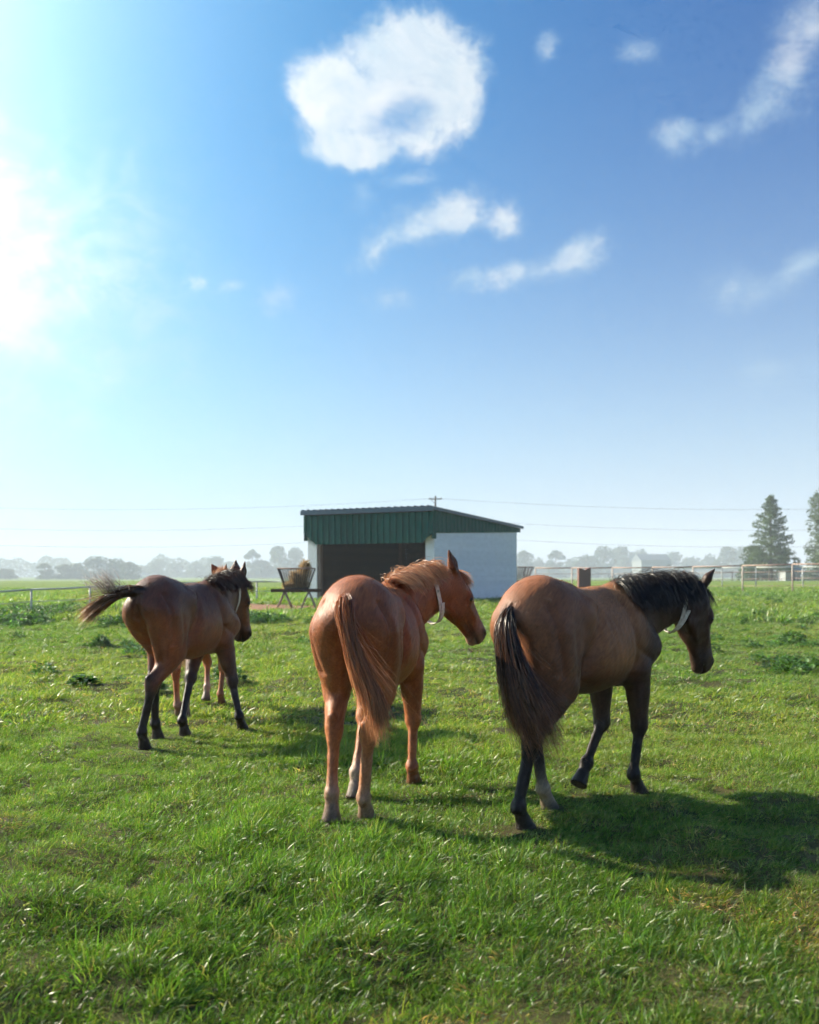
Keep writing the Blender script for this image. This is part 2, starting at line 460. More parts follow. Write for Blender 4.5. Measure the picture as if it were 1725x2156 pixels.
def rot_y(a):   # rotation in the sagittal plane; +a tips the top forward
    c, s = math.cos(a), math.sin(a); return np.array([[c,0,s],[0,1,0],[-s,0,c]])

def frame_axes(x, up):
    x = unit(x); y = unit(np.cross(up, x)); z = np.cross(x, y)
    return np.stack([x, y, z], 1)

def horse_body(spec):
    """spec: hoof positions, neck and head targets, coat colours -> Body and landmarks"""
    B = Body(); C = spec['coat']
    base, dark, low, nose = C['base'], C['point'], C.get('belly', C['base']), C['muzzle']
    W = spec.get('width', 1.)
    def y(v): return v * W
    # trunk
    B.ell((.06,0,1.045), (.50, y(.262), .318), .08)
    B.ell((-.02,0,.98), (.40, y(.255), .25), .06, low)
    B.ell((.40,0,1.06), (.27, y(.20), .33), .08)
    B.ell((.53,0,1.03), (.14, y(.165), .21), .09)
    B.cone((.44,0,1.375), (.14,0,1.325), .052, .055, .13, base)
    B.cone((.12,0,1.28), (-.28,0,1.305), .095, .12, .10, base)
    B.ell((-.28,0,1.10), (.33, y(.225), .265), .10)
    B.ell((-.47,0,1.225), (.325, y(.25), .25), .10, None, rot_y(math.radians(9)))
    B.cone((-.52,0,1.33), (-.75,0,1.24), .115, .07, .10)
    for s in (-1, 1):
        B.ell((-.265, s*y(.185), 1.27), (.085, .05, .075), .09)
        # flank hollow in front of the thigh
    # hind limbs
    L = {}
    for s, key in ((-1, 'rh'), (1, 'lh')):
        h = spec[key]; tip = V3(h[0], h[1], h[2]); pitch = math.radians(h[3]); ca = math.radians(h[4])
        hip = V3(-.53, s*y(.12), 1.14)
        fet = tip + rot_y(pitch) @ V3(-.075, 0, .150)
        hock = fet + V3(math.sin(ca)*.37, (s*y(.13) - fet[1])*.45, math.cos(ca)*.37)
        stif = two_bone(hip, hock, .335, .45, V3(1, s*.12, 0)); stif[1] = s*y(.165)*.6 + stif[1]*.4
        Rc = rot_y(ca)
        # thigh and buttock
        B.ell((hip*.55 + stif*.45) + V3(-.025, s*.02, .0), (.175, y(.115), .30), .07, None,
              frame_axes(np.cross(unit(stif - hip), V3(0,-1,0)), V3(0,0,1)) if False else rot_y(-math.atan2(stif[0]-hip[0], hip[2]-stif[2])))
        B.cone(V3(-.69, s*y(.095), 1.19), stif*.52 + hock*.48 + V3(-.05, 0, .06), .108, .056, .06)
        B.cone(V3(-.60, s*y(.155), 1.14), stif*.72 + hock*.28 + V3(-.06, 0, .04), .115, .085, .06)
        B.ell(stif + V3(-.015, 0, .015), (.085, .075, .10), .06)
        # gaskin, achilles, hock
        B.cone(stif + V3(-.04,0,-.0), hock + V3(.0,0,.03), .092, .056, .045)
        B.ell(stif*.66 + hock*.34 + V3(-.012, s*.012, .01), (.07, .06, .12), .05, None, rot_y(math.atan2(hock[0]-stif[0], hock[2]-stif[2])+math.pi))
        cal = hock + Rc @ V3(-.062, 0, .074)
        B.cone(stif*.5 + hock*.5 + V3(-.055, 0, .02), cal, .03, .026, .035, dark(hock, 1))
        leg = dark(hock, 1)
        B.ell(hock, (.060, .050, .072), .025, leg, Rc)
        B.ell(hock + Rc @ V3(.012, -s*.022, -.02), (.03,.02,.035), .02, leg, Rc)
        B.cone(cal, hock + Rc @ V3(-.034, 0, -.07), .028, .024, .02, leg)
        B.cone(hock, fet, .038, .030, .03, leg)
        B.cone(hock + Rc @ V3(-.028,0,-.04), fet + Rc @ V3(-.030,0,.03), .020, .019, .014, leg)
        spec['_up'] = hock; _foot(B, fet, tip, pitch, dark, key, spec)
        L[key] = (hip, stif, hock, fet, tip)
    for s, key in ((-1, 'rf'), (1, 'lf')):
        h = spec[key]; tip = V3(h[0], h[1], h[2]); pitch = math.radians(h[3])
        elb = V3(.40 + h[4], s*y(.145), .83)
        fet = tip + rot_y(pitch) @ V3(-.075, 0, .150)
        knee = two_bone(elb, fet, .365, .325, V3(1, 0, 0))
        pos = V3(.565, s*y(.13), 1.0)
        B.cone(V3(.27, s*y(.095), 1.27), pos, .085, .092, .10)
        B.ell(V3(.34, s*y(.15), 1.10), (.12, .075, .19), .07, None, rot_y(math.radians(-35)))
        B.cone(pos + V3(-.02,0,0), elb + V3(-.02,0,.04), .092, .085, .06)
        B.ell(elb + V3(-.075, 0, .06), (.055, .05, .07), .05)
        leg = dark(knee, 1)
        B.cone(elb, knee, .088, .053, .05, dark(elb, .35) if callable(dark) else None)
        B.ell(elb*.68 + knee*.32 + V3(.01,0,0), (.066, .058, .13), .05, None)
        Rk = rot_y(math.atan2(knee[0]-fet[0], knee[2]-fet[2]))
        B.ell(knee, (.054, .050, .066), .025, leg, Rk)
        B.ell(knee + Rk @ V3(-.035, 0, .012), (.02, .022, .03), .025, leg)
        B.cone(knee, fet, .035, .029, .03, leg)
        B.cone(knee + Rk @ V3(-.026,0,-.05), fet + Rk @ V3(-.026,0,.03), .017, .018, .014, leg)
        spec['_up'] = knee; _foot(B, fet, tip, pitch, dark, key, spec)
        L[key] = (elb, knee, fet, tip)
    # neck
    P = V3(*spec['poll']); M = V3(*spec['muzzle']); hd = unit(M - P)
    N0 = V3(.36, 0, 1.12); nl = np.linalg.norm(P - N0)
    N1 = N0 + V3(.30, 0, .20) * spec.get('arch', 1.)
    latH = unit(np.cross(unit(spec['face']), hd))          # head lateral (left)
    faceN = unit(np.cross(hd, latH)); 
    if faceN @ spec['face'] < 0: faceN = -faceN
    end = P + hd*.06 - faceN*.06
    ts = np.linspace(0, 1, 9)
    pts = np.array([(1-t)**2*N0 + 2*t*(1-t)*N1 + t*t*end for t in ts])
    neck = []
    for i, t in enumerate(ts):
        tan = unit(pts[min(i+1,8)] - pts[max(i-1,0)])
        lat = unit(np.cross(V3(0,0,1)*(1-t) + faceN*t*.8 - hd*t*.6, tan))
        lat = unit((1-t)*V3(0,1,0) + t*latH) * .5 + .5*lat; lat = unit(lat - (lat@tan)*tan)
        up = np.cross(tan, lat)
        rv = .27*(1-t)**1.15 + .118*(1-(1-t)**1.15)
        neck.append((pts[i], tan, unit(lat), up, rv))
    for i in range(8):
        a, b = neck[i], neck[i+1]
        B.cone(a[0], b[0], a[4], b[4], .06, base if i < 5 else None, unit(a[2]+b[2]), 1.75 - .25*(i/7))
        B.cone(a[0] + a[3]*(a[4]-.012), b[0] + b[3]*(b[4]-.012), .026, .024, .05)
    # windpipe and jugular groove
    B.cone(neck[1][0] - neck[1][3]*.15, neck[7][0] - neck[7][3]*.065, .07, .05, .05)
    # head
    R = np.stack([hd, faceN, latH], 1)
    def hp(u, v, w): return P + R @ V3(u, v, w)
    S = spec.get('head', 1.13)
    def he(u, v, w, r, k, col=None, sub=False): B.ell(P + R @ (V3(u, v, w)*S), np.array(r)*S, k, col, R, sub)
    def hc(a, b, ra, rb, k, col=None, axis=None, s=1.): B.cone(P + R @ (V3(*a)*S), P + R @ (V3(*b)*S), ra*S, rb*S, k, col, axis, s)
    he(.06, -.02, 0, (.11, .08, .075), .05)
    he(.16, -.005, 0, (.13, .068, .086), .05)
    hc((.12,-.06,0), (.30,-.065,0), .085, .062, .04, None, latH, 1.15)
    for s in (-1, 1):
        he(.185, -.10, s*.045, (.125, .085, .034), .035)
        hc((.16,-.165,s*.030), (.30,-.135,s*.026), .030, .024, .04)
        hc((.235,-.035,s*.066), (.36,-.045,s*.048), .016, .012, .03)       # facial crest
        he(.195, .018, s*.070, (.05, .022, .024), .022)                      # brow
        he(.215, -.004, s*.083, (.030, .020, .014), .012)
    hc((.19,.012,0), (.46,-.030,0), .056, .048, .04)
    hc((.27,-.055,0), (.46,-.062,0), .061, .055, .04)
    hc((.26,-.125,0), (.48,-.112,0), .046, .034, .04)
    he(.478, -.06, 0, (.078, .064, .060), .04, nose[0])
    for s in (-1, 1):
        he(.510, -.032, s*.040, (.040, .030, .025), .022, nose[0])
    he(.540, -.075, 0, (.036, .050, .050), .03, nose[1])
    he(.512, -.128, 0, (.042, .030, .038), .02, nose[1])
    for s in (-1, 1):
        he(.530, -.030, s*.062, (.026, .013, .018), .008, (.012,.008,.007), True)
    # mouth line
    he(.525, -.108, 0, (.05, .0035, .07), .004, (.02,.012,.01), True)
    # ears
    ears = []
    for s, e in ((-1, spec['ear_r']), (1, spec['ear_l'])):
        ed = unit(R @ V3(*e)); b0 = P + R @ V3(.01, .025, s*.056)
        out = unit(R @ V3(.15, .55, s*.85)); out = unit(out - (out@ed)*ed); sid = np.cross(ed, out)
        es = spec.get('ear', 1.); m = b0 + ed*.090*es; t = b0 + ed*.205*es - sid*0*.01 + out*.006
        B.cone(b0 - ed*.01, m, .032, .052, .03, None, out, 1.5)
        B.cone(m, t, .052, .007, .02, None, out, 1.6)
        B.ell(m + out*.040 + ed*.012, (.085, .036, .028), .010, (.03,.02,.017), np.stack([ed, sid, out], 1), True)
        ears.append((b0, m, t, out))
    # dock of the tail
    dk = [V3(*p) for p in spec['dock']]
    for a, b, ra, rb in zip(dk[:-1], dk[1:], (.046,.036,.028,.02), (.036,.028,.02,.014)):
        B.cone(a, b, ra, rb, .04, spec['coat'].get('dock', None))
    # cleft between the buttocks and the hollow under the dock
    B.ell((-.86,0,1.02), (.12,.018,.22), .06, None, None, True)
    B.ell((-.30, -y(.285), .93), (.06, .055, .17), .10, None, rot_y(math.radians(20)), True)
    B.ell((-.30,  y(.285), .93), (.06, .055, .17), .10, None, rot_y(math.radians(20)), True)
    lm = dict(neck=neck, P=P, R=R, S=S, hp=lambda u,v,w: P + R @ (V3(u,v,w)*S), ears=ears, dock=dk, legs=L)
    return B, lm

def _foot(B, fet, tip, pitch, dark, key, spec):
    Rf = rot_y(pitch); leg = dark(fet, 2)
    sock = spec['coat'].get('sock', {}).get(key); sh = 1.
    if sock is not None: sock, sh = sock
    low = sock if sock is not None else leg
    B.ell(fet, (.049, .044, .050), .016, low, Rf)
    B.ell(fet + Rf @ V3(-.034,0,-.012), (.022,.025,.026), .016, low, Rf)
    cor = tip + Rf @ V3(-.028, 0, .070)
    B.cone(fet, cor, .036, .041, .02, low)
    hc = spec['coat'].get('hoof', (.05,.04,.035))
    B.hoof(cor + Rf @ V3(-.004,0,.0), tip + Rf @ V3(.004,0,.0), .044, .062, .006, hc)
    if sock is not None:
        B.cone(fet, fet + unit(spec['_up'] - fet)*.10*sh, .029, .027, .02, sock)

MUSCLE_LINES = (([(-.67,1.32),(-.665,1.12),(-.61,.90)], .010, .024), ([(-.50,1.12),(-.47,.95),(-.47,.86)], .004, .03),
                ([(.19,1.32),(.24,1.1),(.30,.90)], .008, .034), ([(.40,1.34),(.53,1.12)], .006, .03),
                ([(.30,1.00),(.46,.93)], .006, .024), ([(-.16,1.24),(-.20,1.10),(-.30,.92)], .016, .05), ([(-.33,1.36),(-.18,1.25)], .006, .04))
def muscle_relief(V, N):
    """shallow grooves where one muscle meets the next"""
    d = np.zeros(len(V)); P = V[:, [0, 2]]; side = sstep(.07, .13, np.abs(V[:, 1]))
    for line, depth, sig in MUSCLE_LINES:
        m = np.full(len(V), 9.)
        for a, b in zip(line[:-1], line[1:]):
            a, b = np.array(a), np.array(b); ab = b - a
            t = np.clip(((P - a) @ ab)/(ab @ ab), 0, 1); m = np.minimum(m, np.linalg.norm(P - a - t[:, None]*ab, axis=1))
        d -= depth*np.exp(-(m/sig)**2)
    return V + N*(1.5*d*side)[:, None]
# ----------------------------------------------------------------------------------------------
# coats and hair
# ----------------------------------------------------------------------------------------------
def coat_material(name, rough=.42, sheen=.25, spec=.5, tint=(1,.75,.55)):
    m, nt, out = new_mat(name)
    p = principled(nt, out, **{'Roughness': rough, 'Specular IOR Level': spec, 'Sheen Weight': sheen, 'Sheen Roughness': .4, 'Sheen Tint': (*tint, 1)})
    a = node(nt, 'ShaderNodeAttribute', attribute_name='Col')
    tc = node(nt, 'ShaderNodeTexCoord')
    n1 = node(nt, 'ShaderNodeTexNoise', i_Scale=7., i_Detail=5., i_Roughness=.6)
    mp = node(nt, 'ShaderNodeMapping'); mp.vector_type = 'TEXTURE'; mp.inputs['Rotation'].default_value = (0, R_(-41), 0); mp.inputs['Scale'].default_value = (1/11., 1/75., 1/75.)
    n2 = node(nt, 'ShaderNodeTexNoise', i_Scale=1., i_Detail=5., i_Roughness=.65)
    nt.links.new(tc.outputs['Object'], n1.inputs['Vector']); nt.links.new(tc.outputs['Object'], mp.inputs[0]); nt.links.new(mp.outputs[0], n2.inputs['Vector'])
    r = node(nt, 'ShaderNodeMapRange'); r.inputs['From Min'].default_value = .3; r.inputs['From Max'].default_value = .7; r.inputs['To Min'].default_value = .70; r.inputs['To Max'].default_value = 1.25
    nt.links.new(n1.outputs['Fac'], r.inputs[0])
    r2 = node(nt, 'ShaderNodeMapRange'); r2.inputs['From Min'].default_value = .3; r2.inputs['From Max'].default_value = .7; r2.inputs['To Min'].default_value = .66; r2.inputs['To Max'].default_value = 1.34
    nt.links.new(n2.outputs['Fac'], r2.inputs[0])
    mu = node(nt, 'ShaderNodeMath', operation='MULTIPLY'); nt.links.new(r.outputs[0], mu.inputs[0]); nt.links.new(r2.outputs[0], mu.inputs[1])
    mx = node(nt, 'ShaderNodeVectorMath', operation='SCALE'); nt.links.new(a.outputs['Color'], mx.inputs[0]); nt.links.new(mu.outputs[0], mx.inputs['Scale'])
    nt.links.new(mx.outputs[0], p.inputs['Base Color'])
    b = node(nt, 'ShaderNodeBump', i_Strength=.6, i_Distance=.009); nt.links.new(n2.outputs['Fac'], b.inputs['Height']); nt.links.new(b.outputs[0], p.inputs['Normal'])
    return m

def hair_material(name, rough=.38, spec=.6, trans=.35):
    m, nt, out = new_mat(name)
    a = node(nt, 'ShaderNodeAttribute', attribute_name='Col')
    p = nt.nodes.new('ShaderNodeBsdfPrincipled'); p.inputs['Roughness'].default_value = rough; p.inputs['Specular IOR Level'].default_value = spec
    t = nt.nodes.new('ShaderNodeBsdfTranslucent'); mix = nt.nodes.new('ShaderNodeMixShader'); mix.inputs[0].default_value = trans
    g = node(nt, 'ShaderNodeGamma'); g.inputs['Gamma'].default_value = .8
    nt.links.new(a.outputs['Color'], p.inputs['Base Color']); nt.links.new(a.outputs['Color'], g.inputs['Color']); nt.links.new(g.outputs[0], t.inputs['Color'])
    nt.links.new(p.outputs[0], mix.inputs[1]); nt.links.new(t.outputs[0], mix.inputs[2]); nt.links.new(mix.outputs[0], out.inputs['Surface'])
    return m

def ribbons(pts, w, rs, cols):
    """pts (N,n,3), w (N,n) half widths, cols (N,n,3) -> verts, quads, vertex colours"""
    N, n, _ = pts.shape
    T = np.gradient(pts, axis=1); T /= np.linalg.norm(T, axis=2, keepdims=True) + 1e-9
    r = rs.normal(size=(N, 1, 3)); s = np.cross(T, r); s /= np.linalg.norm(s, axis=2, keepdims=True) + 1e-9
    V = np.stack([pts - s*w[..., None], pts + s*w[..., None]], 2).reshape(-1, 3)
    b = (np.arange(N)[:, None]*n + np.arange(n-1)[None])*2
    Q = np.stack([b, b+1, b+3, b+2], -1).reshape(-1, 4)
    return V, Q, np.repeat(cols.reshape(-1, 3), 2, axis=0)

def grow(B, roots, d0, n, length, rs, gravity=.35, wind=(0,0,0), wobble=.12, clear=.004, clump=.5, nclump=40, stiff=.0):
    """grow strands from roots; they bend under gravity and wind and slide over the body"""
    N = len(roots); P = np.zeros((N, n, 3)); P[:, 0] = roots
    d = d0 / np.linalg.norm(d0, axis=1, keepdims=True); step = (length / (n-1))[:, None]
    wob = rs.normal(size=(N, 3)) * wobble
    wind = np.asarray(wind, float)
    for i in range(1, n):
        f = (i / (n-1))
        d = d + gravity*np.array([0,0,-1.]) * (.6+f) + wind*(.4+f) + wob*(.3+f) + rs.normal(size=(N,3))*wobble*.35
        d /= np.linalg.norm(d, axis=1, keepdims=True)
        q = P[:, i-1] + d*step
        if B is not None:
            v = B.eval(q); m = v < clear
            if m.any():
                g = B.grad(q[m]); g /= np.linalg.norm(g, axis=1, keepdims=True) + 1e-9
                q[m] += g * (clear - v[m])[:, None]
                dn = q - P[:, i-1]; d = dn / (np.linalg.norm(dn, axis=1, keepdims=True) + 1e-9)
        P[:, i] = q
    if clump > 0:
        ci = rs.choice(N, min(nclump, N), replace=False)
        D = ((roots[:, None] - roots[ci][None])**2).sum(-1); own = ci[D.argmin(1)]
        f = (np.linspace(0, 1, n)[None, :, None])**1.3 * clump * rs.uniform(.4, 1., (N,1,1))
        P = P*(1-f) + (P[own] + (P[:, :1]-P[own][:, :1])*.35)*f
    return P

def strand_mesh(name, P, rs, width, col0, col1, mat, parent, var=.35):
    N, n, _ = P.shape
    t = np.linspace(0, 1, n)[None]
    w = width*rs.uniform(.6, 1.3, (N,1))*(1 - .75*t**2)
    f = np.clip(t**1.5 + rs.normal(size=(N,1))*.15, 0, 1)[..., None]
    c = (np.array(col0)*(1-f) + np.array(col1)*f)*np.exp(rs.normal(size=(N,1,1))*var)
    V, Q, C = ribbons(P, w, rs, np.clip(c, .002, .9))
    return link(name, np_mesh(name, V, Q, True, C), mat, parent)

def short_coat(name, V, Q, C, nrm, B, rs, count, mat, parent, length=.011, width=.0008):
    """the short hairs of the coat: one thin triangle each, lying backwards and down, shaded with the skin's normal"""
    A, b, c, d = (V[Q[:, i]] for i in range(4))
    area = np.linalg.norm(np.cross(c - A, d - b), axis=1)*.5; p = area/area.sum()
    qi = rs.choice(len(Q), count, p=p); u, v = rs.uniform(size=(2, count, 1))
    pos = (A[qi]*(1-u) + b[qi]*u)*(1-v) + (d[qi]*(1-u) + c[qi]*u)*v
    vi = Q[qi, 0]; nr = nrm[vi]; col = C[vi]
    flow = np.array([-.75, 0, -.65]) + rs.normal(size=(count,3))*.28
    flow -= (flow*nr).sum(1, keepdims=True)*nr; flow /= np.linalg.norm(flow, axis=1, keepdims=True)+1e-9
    lift = np.where(rs.uniform(size=(count,1)) < .26, rs.uniform(.3,.9,(count,1)), rs.uniform(.03,.14,(count,1)))
    up = flow*.9 + nr*lift; L = length*rs.uniform(.5, 1.3, (count,1))
    s = np.cross(flow, nr)*width
    T = np.stack([pos - s - nr*.002, pos + s - nr*.002, pos + up*L], 1).reshape(-1, 3)
    F = np.arange(count*3).reshape(-1, 3)
    cc = np.repeat(col*np.exp(rs.normal(size=(count,1))*.10), 3, axis=0)
    me = np_mesh(name, T, F, True, cc)
    N3 = np.repeat(nr + rs.normal(size=(count,3))*.08, 3, axis=0); N3 /= np.linalg.norm(N3, axis=1, keepdims=True)
    me.normals_split_custom_set_from_vertices(N3.astype(np.float32).tolist())
    return link(name, me, mat, parent)
HAIR = hair_material('horse_hair'); FUZZ = hair_material('short_hair', .5, .3, .6)
# ----------------------------------------------------------------------------------------------
# grass: tufts scattered over the pasture
# ----------------------------------------------------------------------------------------------
def leaf_material(name, rough, trans, tint_attr=True, spec=.5, back=1.5):
    m, nt, out = new_mat(name); L = nt.links.new
    a = node(nt, 'ShaderNodeAttribute', attribute_name='Col'); col = a.outputs['Color']
    if tint_attr:
        t = node(nt, 'ShaderNodeAttribute', attribute_name='tint', attribute_type='INSTANCER')
        mu = node(nt, 'ShaderNodeMix', data_type='RGBA', blend_type='MULTIPLY'); mu.inputs[0].default_value = 1.
        L(col, mu.inputs[6]); L(t.outputs['Color'], mu.inputs[7]); col = mu.outputs[2]
    p = nt.nodes.new('ShaderNodeBsdfPrincipled'); p.inputs['Roughness'].default_value = rough; p.inputs['Specular IOR Level'].default_value = spec
    tr = nt.nodes.new('ShaderNodeBsdfTranslucent'); mx = nt.nodes.new('ShaderNodeMixShader'); mx.inputs[0].default_value = trans
    sc = node(nt, 'ShaderNodeMix', data_type='RGBA', blend_type='MULTIPLY'); sc.inputs[0].default_value = 1.; L(col, sc.inputs[6]); sc.inputs[7].default_value = (back*1.05, back*1.1, back*.55, 1)
    L(col, p.inputs['Base Color']); L(sc.outputs[2], tr.inputs['Color']); L(p.outputs[0], mx.inputs[1]); L(tr.outputs[0], mx.inputs[2]); L(mx.outputs[0], out.inputs['Surface'])
    return m
GRASS = leaf_material('grass_blades', .38, .42)
GREENS = np.array([(.075,.152,.021), (.105,.190,.027), (.142,.212,.035), (.062,.128,.022), (.200,.225,.052)])
DRY = np.array([(.42,.35,.18), (.34,.25,.12), (.28,.18,.095)])

def tuft(rs, n, radius, lmin, lmax, w, segs=3, dry=.12, wind=.55):
    th = rs.uniform(0, 2*math.pi, n); r = radius*np.sqrt(rs.uniform(0,1,n))
    root = np.stack([r*np.cos(th), r*np.sin(th), np.full(n, -.015)], 1)
    L = rs.uniform(lmin, lmax, n)*(1 - .3*r/radius)
    d = np.stack([np.cos(th)*.35 + rs.normal(size=n)*.3, np.sin(th)*.35 + rs.normal(size=n)*.3, np.full(n, 1.)], 1)
    bend = np.array([wind, -.10, -.42])*rs.uniform(.3, 1.5, (n,1)) + rs.normal(size=(n,3))*.16
    isdry = rs.uniform(size=n) < dry
    d[isdry, 2] = rs.uniform(.1, .6, isdry.sum())
    pts = np.zeros((n, segs+1, 3)); pts[:, 0] = root
    for i in range(1, segs+1):
        dd = d + bend*(i/segs)**1.3*1.6; dd /= np.linalg.norm(dd, axis=1, keepdims=True)
        pts[:, i] = pts[:, i-1] + dd*(L/segs)[:, None]
    wid = w*rs.uniform(.6, 1.35, (n,1))*np.array([1., 1., .75, .0])[None] if segs == 3 else w*rs.uniform(.6,1.35,(n,1))*np.array([1., .85, .0])[None]
    T = np.gradient(pts, axis=1); rnd = rs.normal(size=(n,1,3)); rnd[..., 2] *= .3
    s = np.cross(T, rnd); s /= np.linalg.norm(s, axis=2, keepdims=True) + 1e-9
    V = np.stack([pts - s*wid[..., None], pts + s*wid[..., None]], 2).reshape(-1, 3)
    k = segs+1; b = (np.arange(n)[:, None]*k + np.arange(segs)[None])*2
    Q = np.stack([b, b+1, b+3, b+2], -1).reshape(-1, 4)
    c = GREENS[rs.randint(0, len(GREENS), n)]*np.exp(rs.normal(size=(n,1))*.18); c[isdry] = DRY[rs.randint(0, len(DRY), isdry.sum())]
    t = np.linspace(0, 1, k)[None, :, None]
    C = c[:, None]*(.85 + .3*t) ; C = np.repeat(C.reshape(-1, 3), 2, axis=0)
    return V, Q, C

def scatter(name, meshes, pos, rot, scl, tint, idx, mat_label, kind='stuff'):
    """a point cloud carrying instances of the given meshes (geometry nodes)"""
    me = bpy.data.meshes.new(name); me.vertices.add(len(pos)); me.vertices.foreach_set('co', np.asarray(pos, np.float32).ravel())
    def attr(n, t, v, key):
        a = me.attributes.new(n, t, 'POINT'); a.data.foreach_set(key, np.ascontiguousarray(v).ravel())
    attr('rot', 'FLOAT_VECTOR', rot.astype(np.float32), 'vector'); attr('scl', 'FLOAT_VECTOR', scl.astype(np.float32), 'vector'); attr('idx', 'INT', idx.astype(np.int32), 'value')
    attr('tint', 'FLOAT_COLOR', np.concatenate([tint, np.ones((len(tint),1))], 1).astype(np.float32), 'color')
    o = bpy.data.objects.new(name, me); COL.objects.link(o); tag(o, mat_label, None, None, kind)
    src = bpy.data.collections.new(name + '_source')
    for i, m in enumerate(meshes):
        q = bpy.data.objects.new('%s_source_%02d' % (name, i), m); src.objects.link(q)
    g = bpy.data.node_groups.new(name + '_scatter', 'GeometryNodeTree')
    g.interface.new_socket('Geometry', in_out='INPUT', socket_type='NodeSocketGeometry'); g.interface.new_socket('Geometry', in_out='OUTPUT', socket_type='NodeSocketGeometry')
    i_, o_ = g.nodes.new('NodeGroupInput'), g.nodes.new('NodeGroupOutput')
    ci = g.nodes.new('GeometryNodeCollectionInfo'); ci.inputs['Collection'].default_value = src; ci.inputs['Separate Children'].default_value = True; ci.inputs['Reset Children'].default_value = True
    ip = g.nodes.new('GeometryNodeInstanceOnPoints'); ip.inputs['Pick Instance'].default_value = True
    def at(n, t):
        a = g.nodes.new('GeometryNodeInputNamedAttribute'); a.data_type = t; a.inputs['Name'].default_value = n; return [s for s in a.outputs if s.enabled][0]
    er = g.nodes.new('FunctionNodeEulerToRotation'); g.links.new(at('rot', 'FLOAT_VECTOR'), er.inputs[0])
    mp = g.nodes.new('GeometryNodeMeshToPoints'); mp.inputs['Radius'].default_value = .001
    g.links.new(i_.outputs[0], mp.inputs[0]); g.links.new(mp.outputs[0], ip.inputs['Points']); g.links.new(ci.outputs[0], ip.inputs['Instance'])
    g.links.new(at('idx', 'INT'), ip.inputs['Instance Index']); g.links.new(er.outputs[0], ip.inputs['Rotation']); g.links.new(at('scl', 'FLOAT_VECTOR'), ip.inputs['Scale'])
    g.links.new(ip.outputs[0], o_.inputs[0])
    md = o.modifiers.new('scatter', 'NODES'); md.node_group = g
    return o

def build_grass():
    rs = np.random.RandomState(77)
    near = [];  mid = []; far = []
    def mk(nm, *a, **k):
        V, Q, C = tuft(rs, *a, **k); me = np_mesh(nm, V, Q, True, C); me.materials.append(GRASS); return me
    for i in range(8): near.append(mk('tuft', 56, .060, .03, .085, .0014, 3, .18))
    for i in range(3): near.append(mk('tuft', 44, .050, .05, .135, .0019, 3, .10))     # lusher, taller
    for i in range(2): near.append(mk('tuft', 40, .070, .03, .09, .0020, 3, .60))     # thatch
    for i in range(6): mid.append(mk('tuft', 50, .11, .04, .11, .0028, 2, .18))
    for i in range(2): mid.append(mk('tuft', 44, .10, .07, .16, .0034, 2, .10))
    for i in range(2): mid.append(mk('tuft', 40, .12, .04, .10, .0036, 2, .5))
    for i in range(5): far.append(mk('tuft', 46, .26, .07, .20, .0085, 2, .10))
    for i in range(2): far.append(mk('tuft', 46, .24, .12, .28, .010, 2, .05))
    def field(name, meshes, nl, nt_, y0, y1, dens, s0, s1, label):
        # nl plain tufts, nt_ tall ones, the rest thatch
        area_n = 0; P = []
        n = int(dens*((.47*(y0+y1)/2*2 + 1.8)*(y1-y0)))
        Y = np.sqrt(rs.uniform(size=n*2)*((y1+2)**2-(y0+2)**2) + (y0+2)**2) - 2; Y = Y[:n]
        hw = .47*Y + .9; X = rs.uniform(-1, 1, n)*hw
        keep = rs.uniform(size=n) > np.maximum(dirt_mask(X, Y)*.95, bare(X, Y)*.40*sstep(11., 6., Y))
        X, Y = X[keep], Y[keep]; n = len(X)
        pt = patch(X, Y); br = np.clip(bare(X, Y)*(.12 + 1.1*sstep(7.0, 4.6, Y)) + .10*sstep(5., 3.4, Y), 0, 1); lush = wave(_W2, X*.8-4, Y*.8+7)
        u = rs.uniform(size=n)
        idx = rs.randint(0, nl, n)
        tall = u < .07 + .30*sstep(.5, 1.5, lush); idx[tall] = nl + rs.randint(0, nt_, tall.sum())
        rest = len(meshes) - nl - nt_
        if rest: 
            th = (rs.uniform(size=n) < .12 + .75*br) & ~tall; idx[th] = nl + nt_ + rs.randint(0, rest, th.sum())
        rot = np.stack([rs.normal(size=n)*.10, rs.normal(size=n)*.10, rs.normal(size=n)*.75], 1)
        sc = rs.uniform(s0, s1, (n,1))*(1 + .16*np.clip(lush,-1.5,1.5))[:, None]; scl = np.concatenate([sc, sc, sc*rs.uniform(.8,1.25,(n,1))], 1)
        # cropped and trodden round the hooves
        for hx, hy in HOOVES:
            q = np.exp(-(((X-hx)/.13)**2 + ((Y-hy+.05)/.20)**2)); scl *= (1 - .55*q)[:, None]
        lo, hi = np.array([.82,.96,.85]), np.array([1.20,1.10,1.0]); f = (pt*.5+.5)[:, None]
        tint = (lo*(1-f) + hi*f)*np.exp(rs.normal(size=(n,1))*.16)
        tint = tint*(1 - .30*sstep(6.4, 3.6, Y)[:, None]*np.array([1.1,.9,.9]))  # foreground shade put into the tint: tufts darken towards the camera
        dr = (br*rs.uniform(.2,.9,n))[:, None]; tint = tint*(1-dr) + np.array([1.5,.95,.95])*dr
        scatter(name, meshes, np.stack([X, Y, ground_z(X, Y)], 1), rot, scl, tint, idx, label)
        return n
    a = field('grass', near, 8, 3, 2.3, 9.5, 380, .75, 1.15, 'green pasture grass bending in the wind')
    b = field('grass', mid, 6, 2, 9.5, 26, 85, .8, 1.25, 'green pasture grass further off')
    c = field('grass', far, 5, 2, 26, 62, 18, .8, 1.25, 'distant pasture grass')
    print('TUFTS', a, b, c)
build_grass()
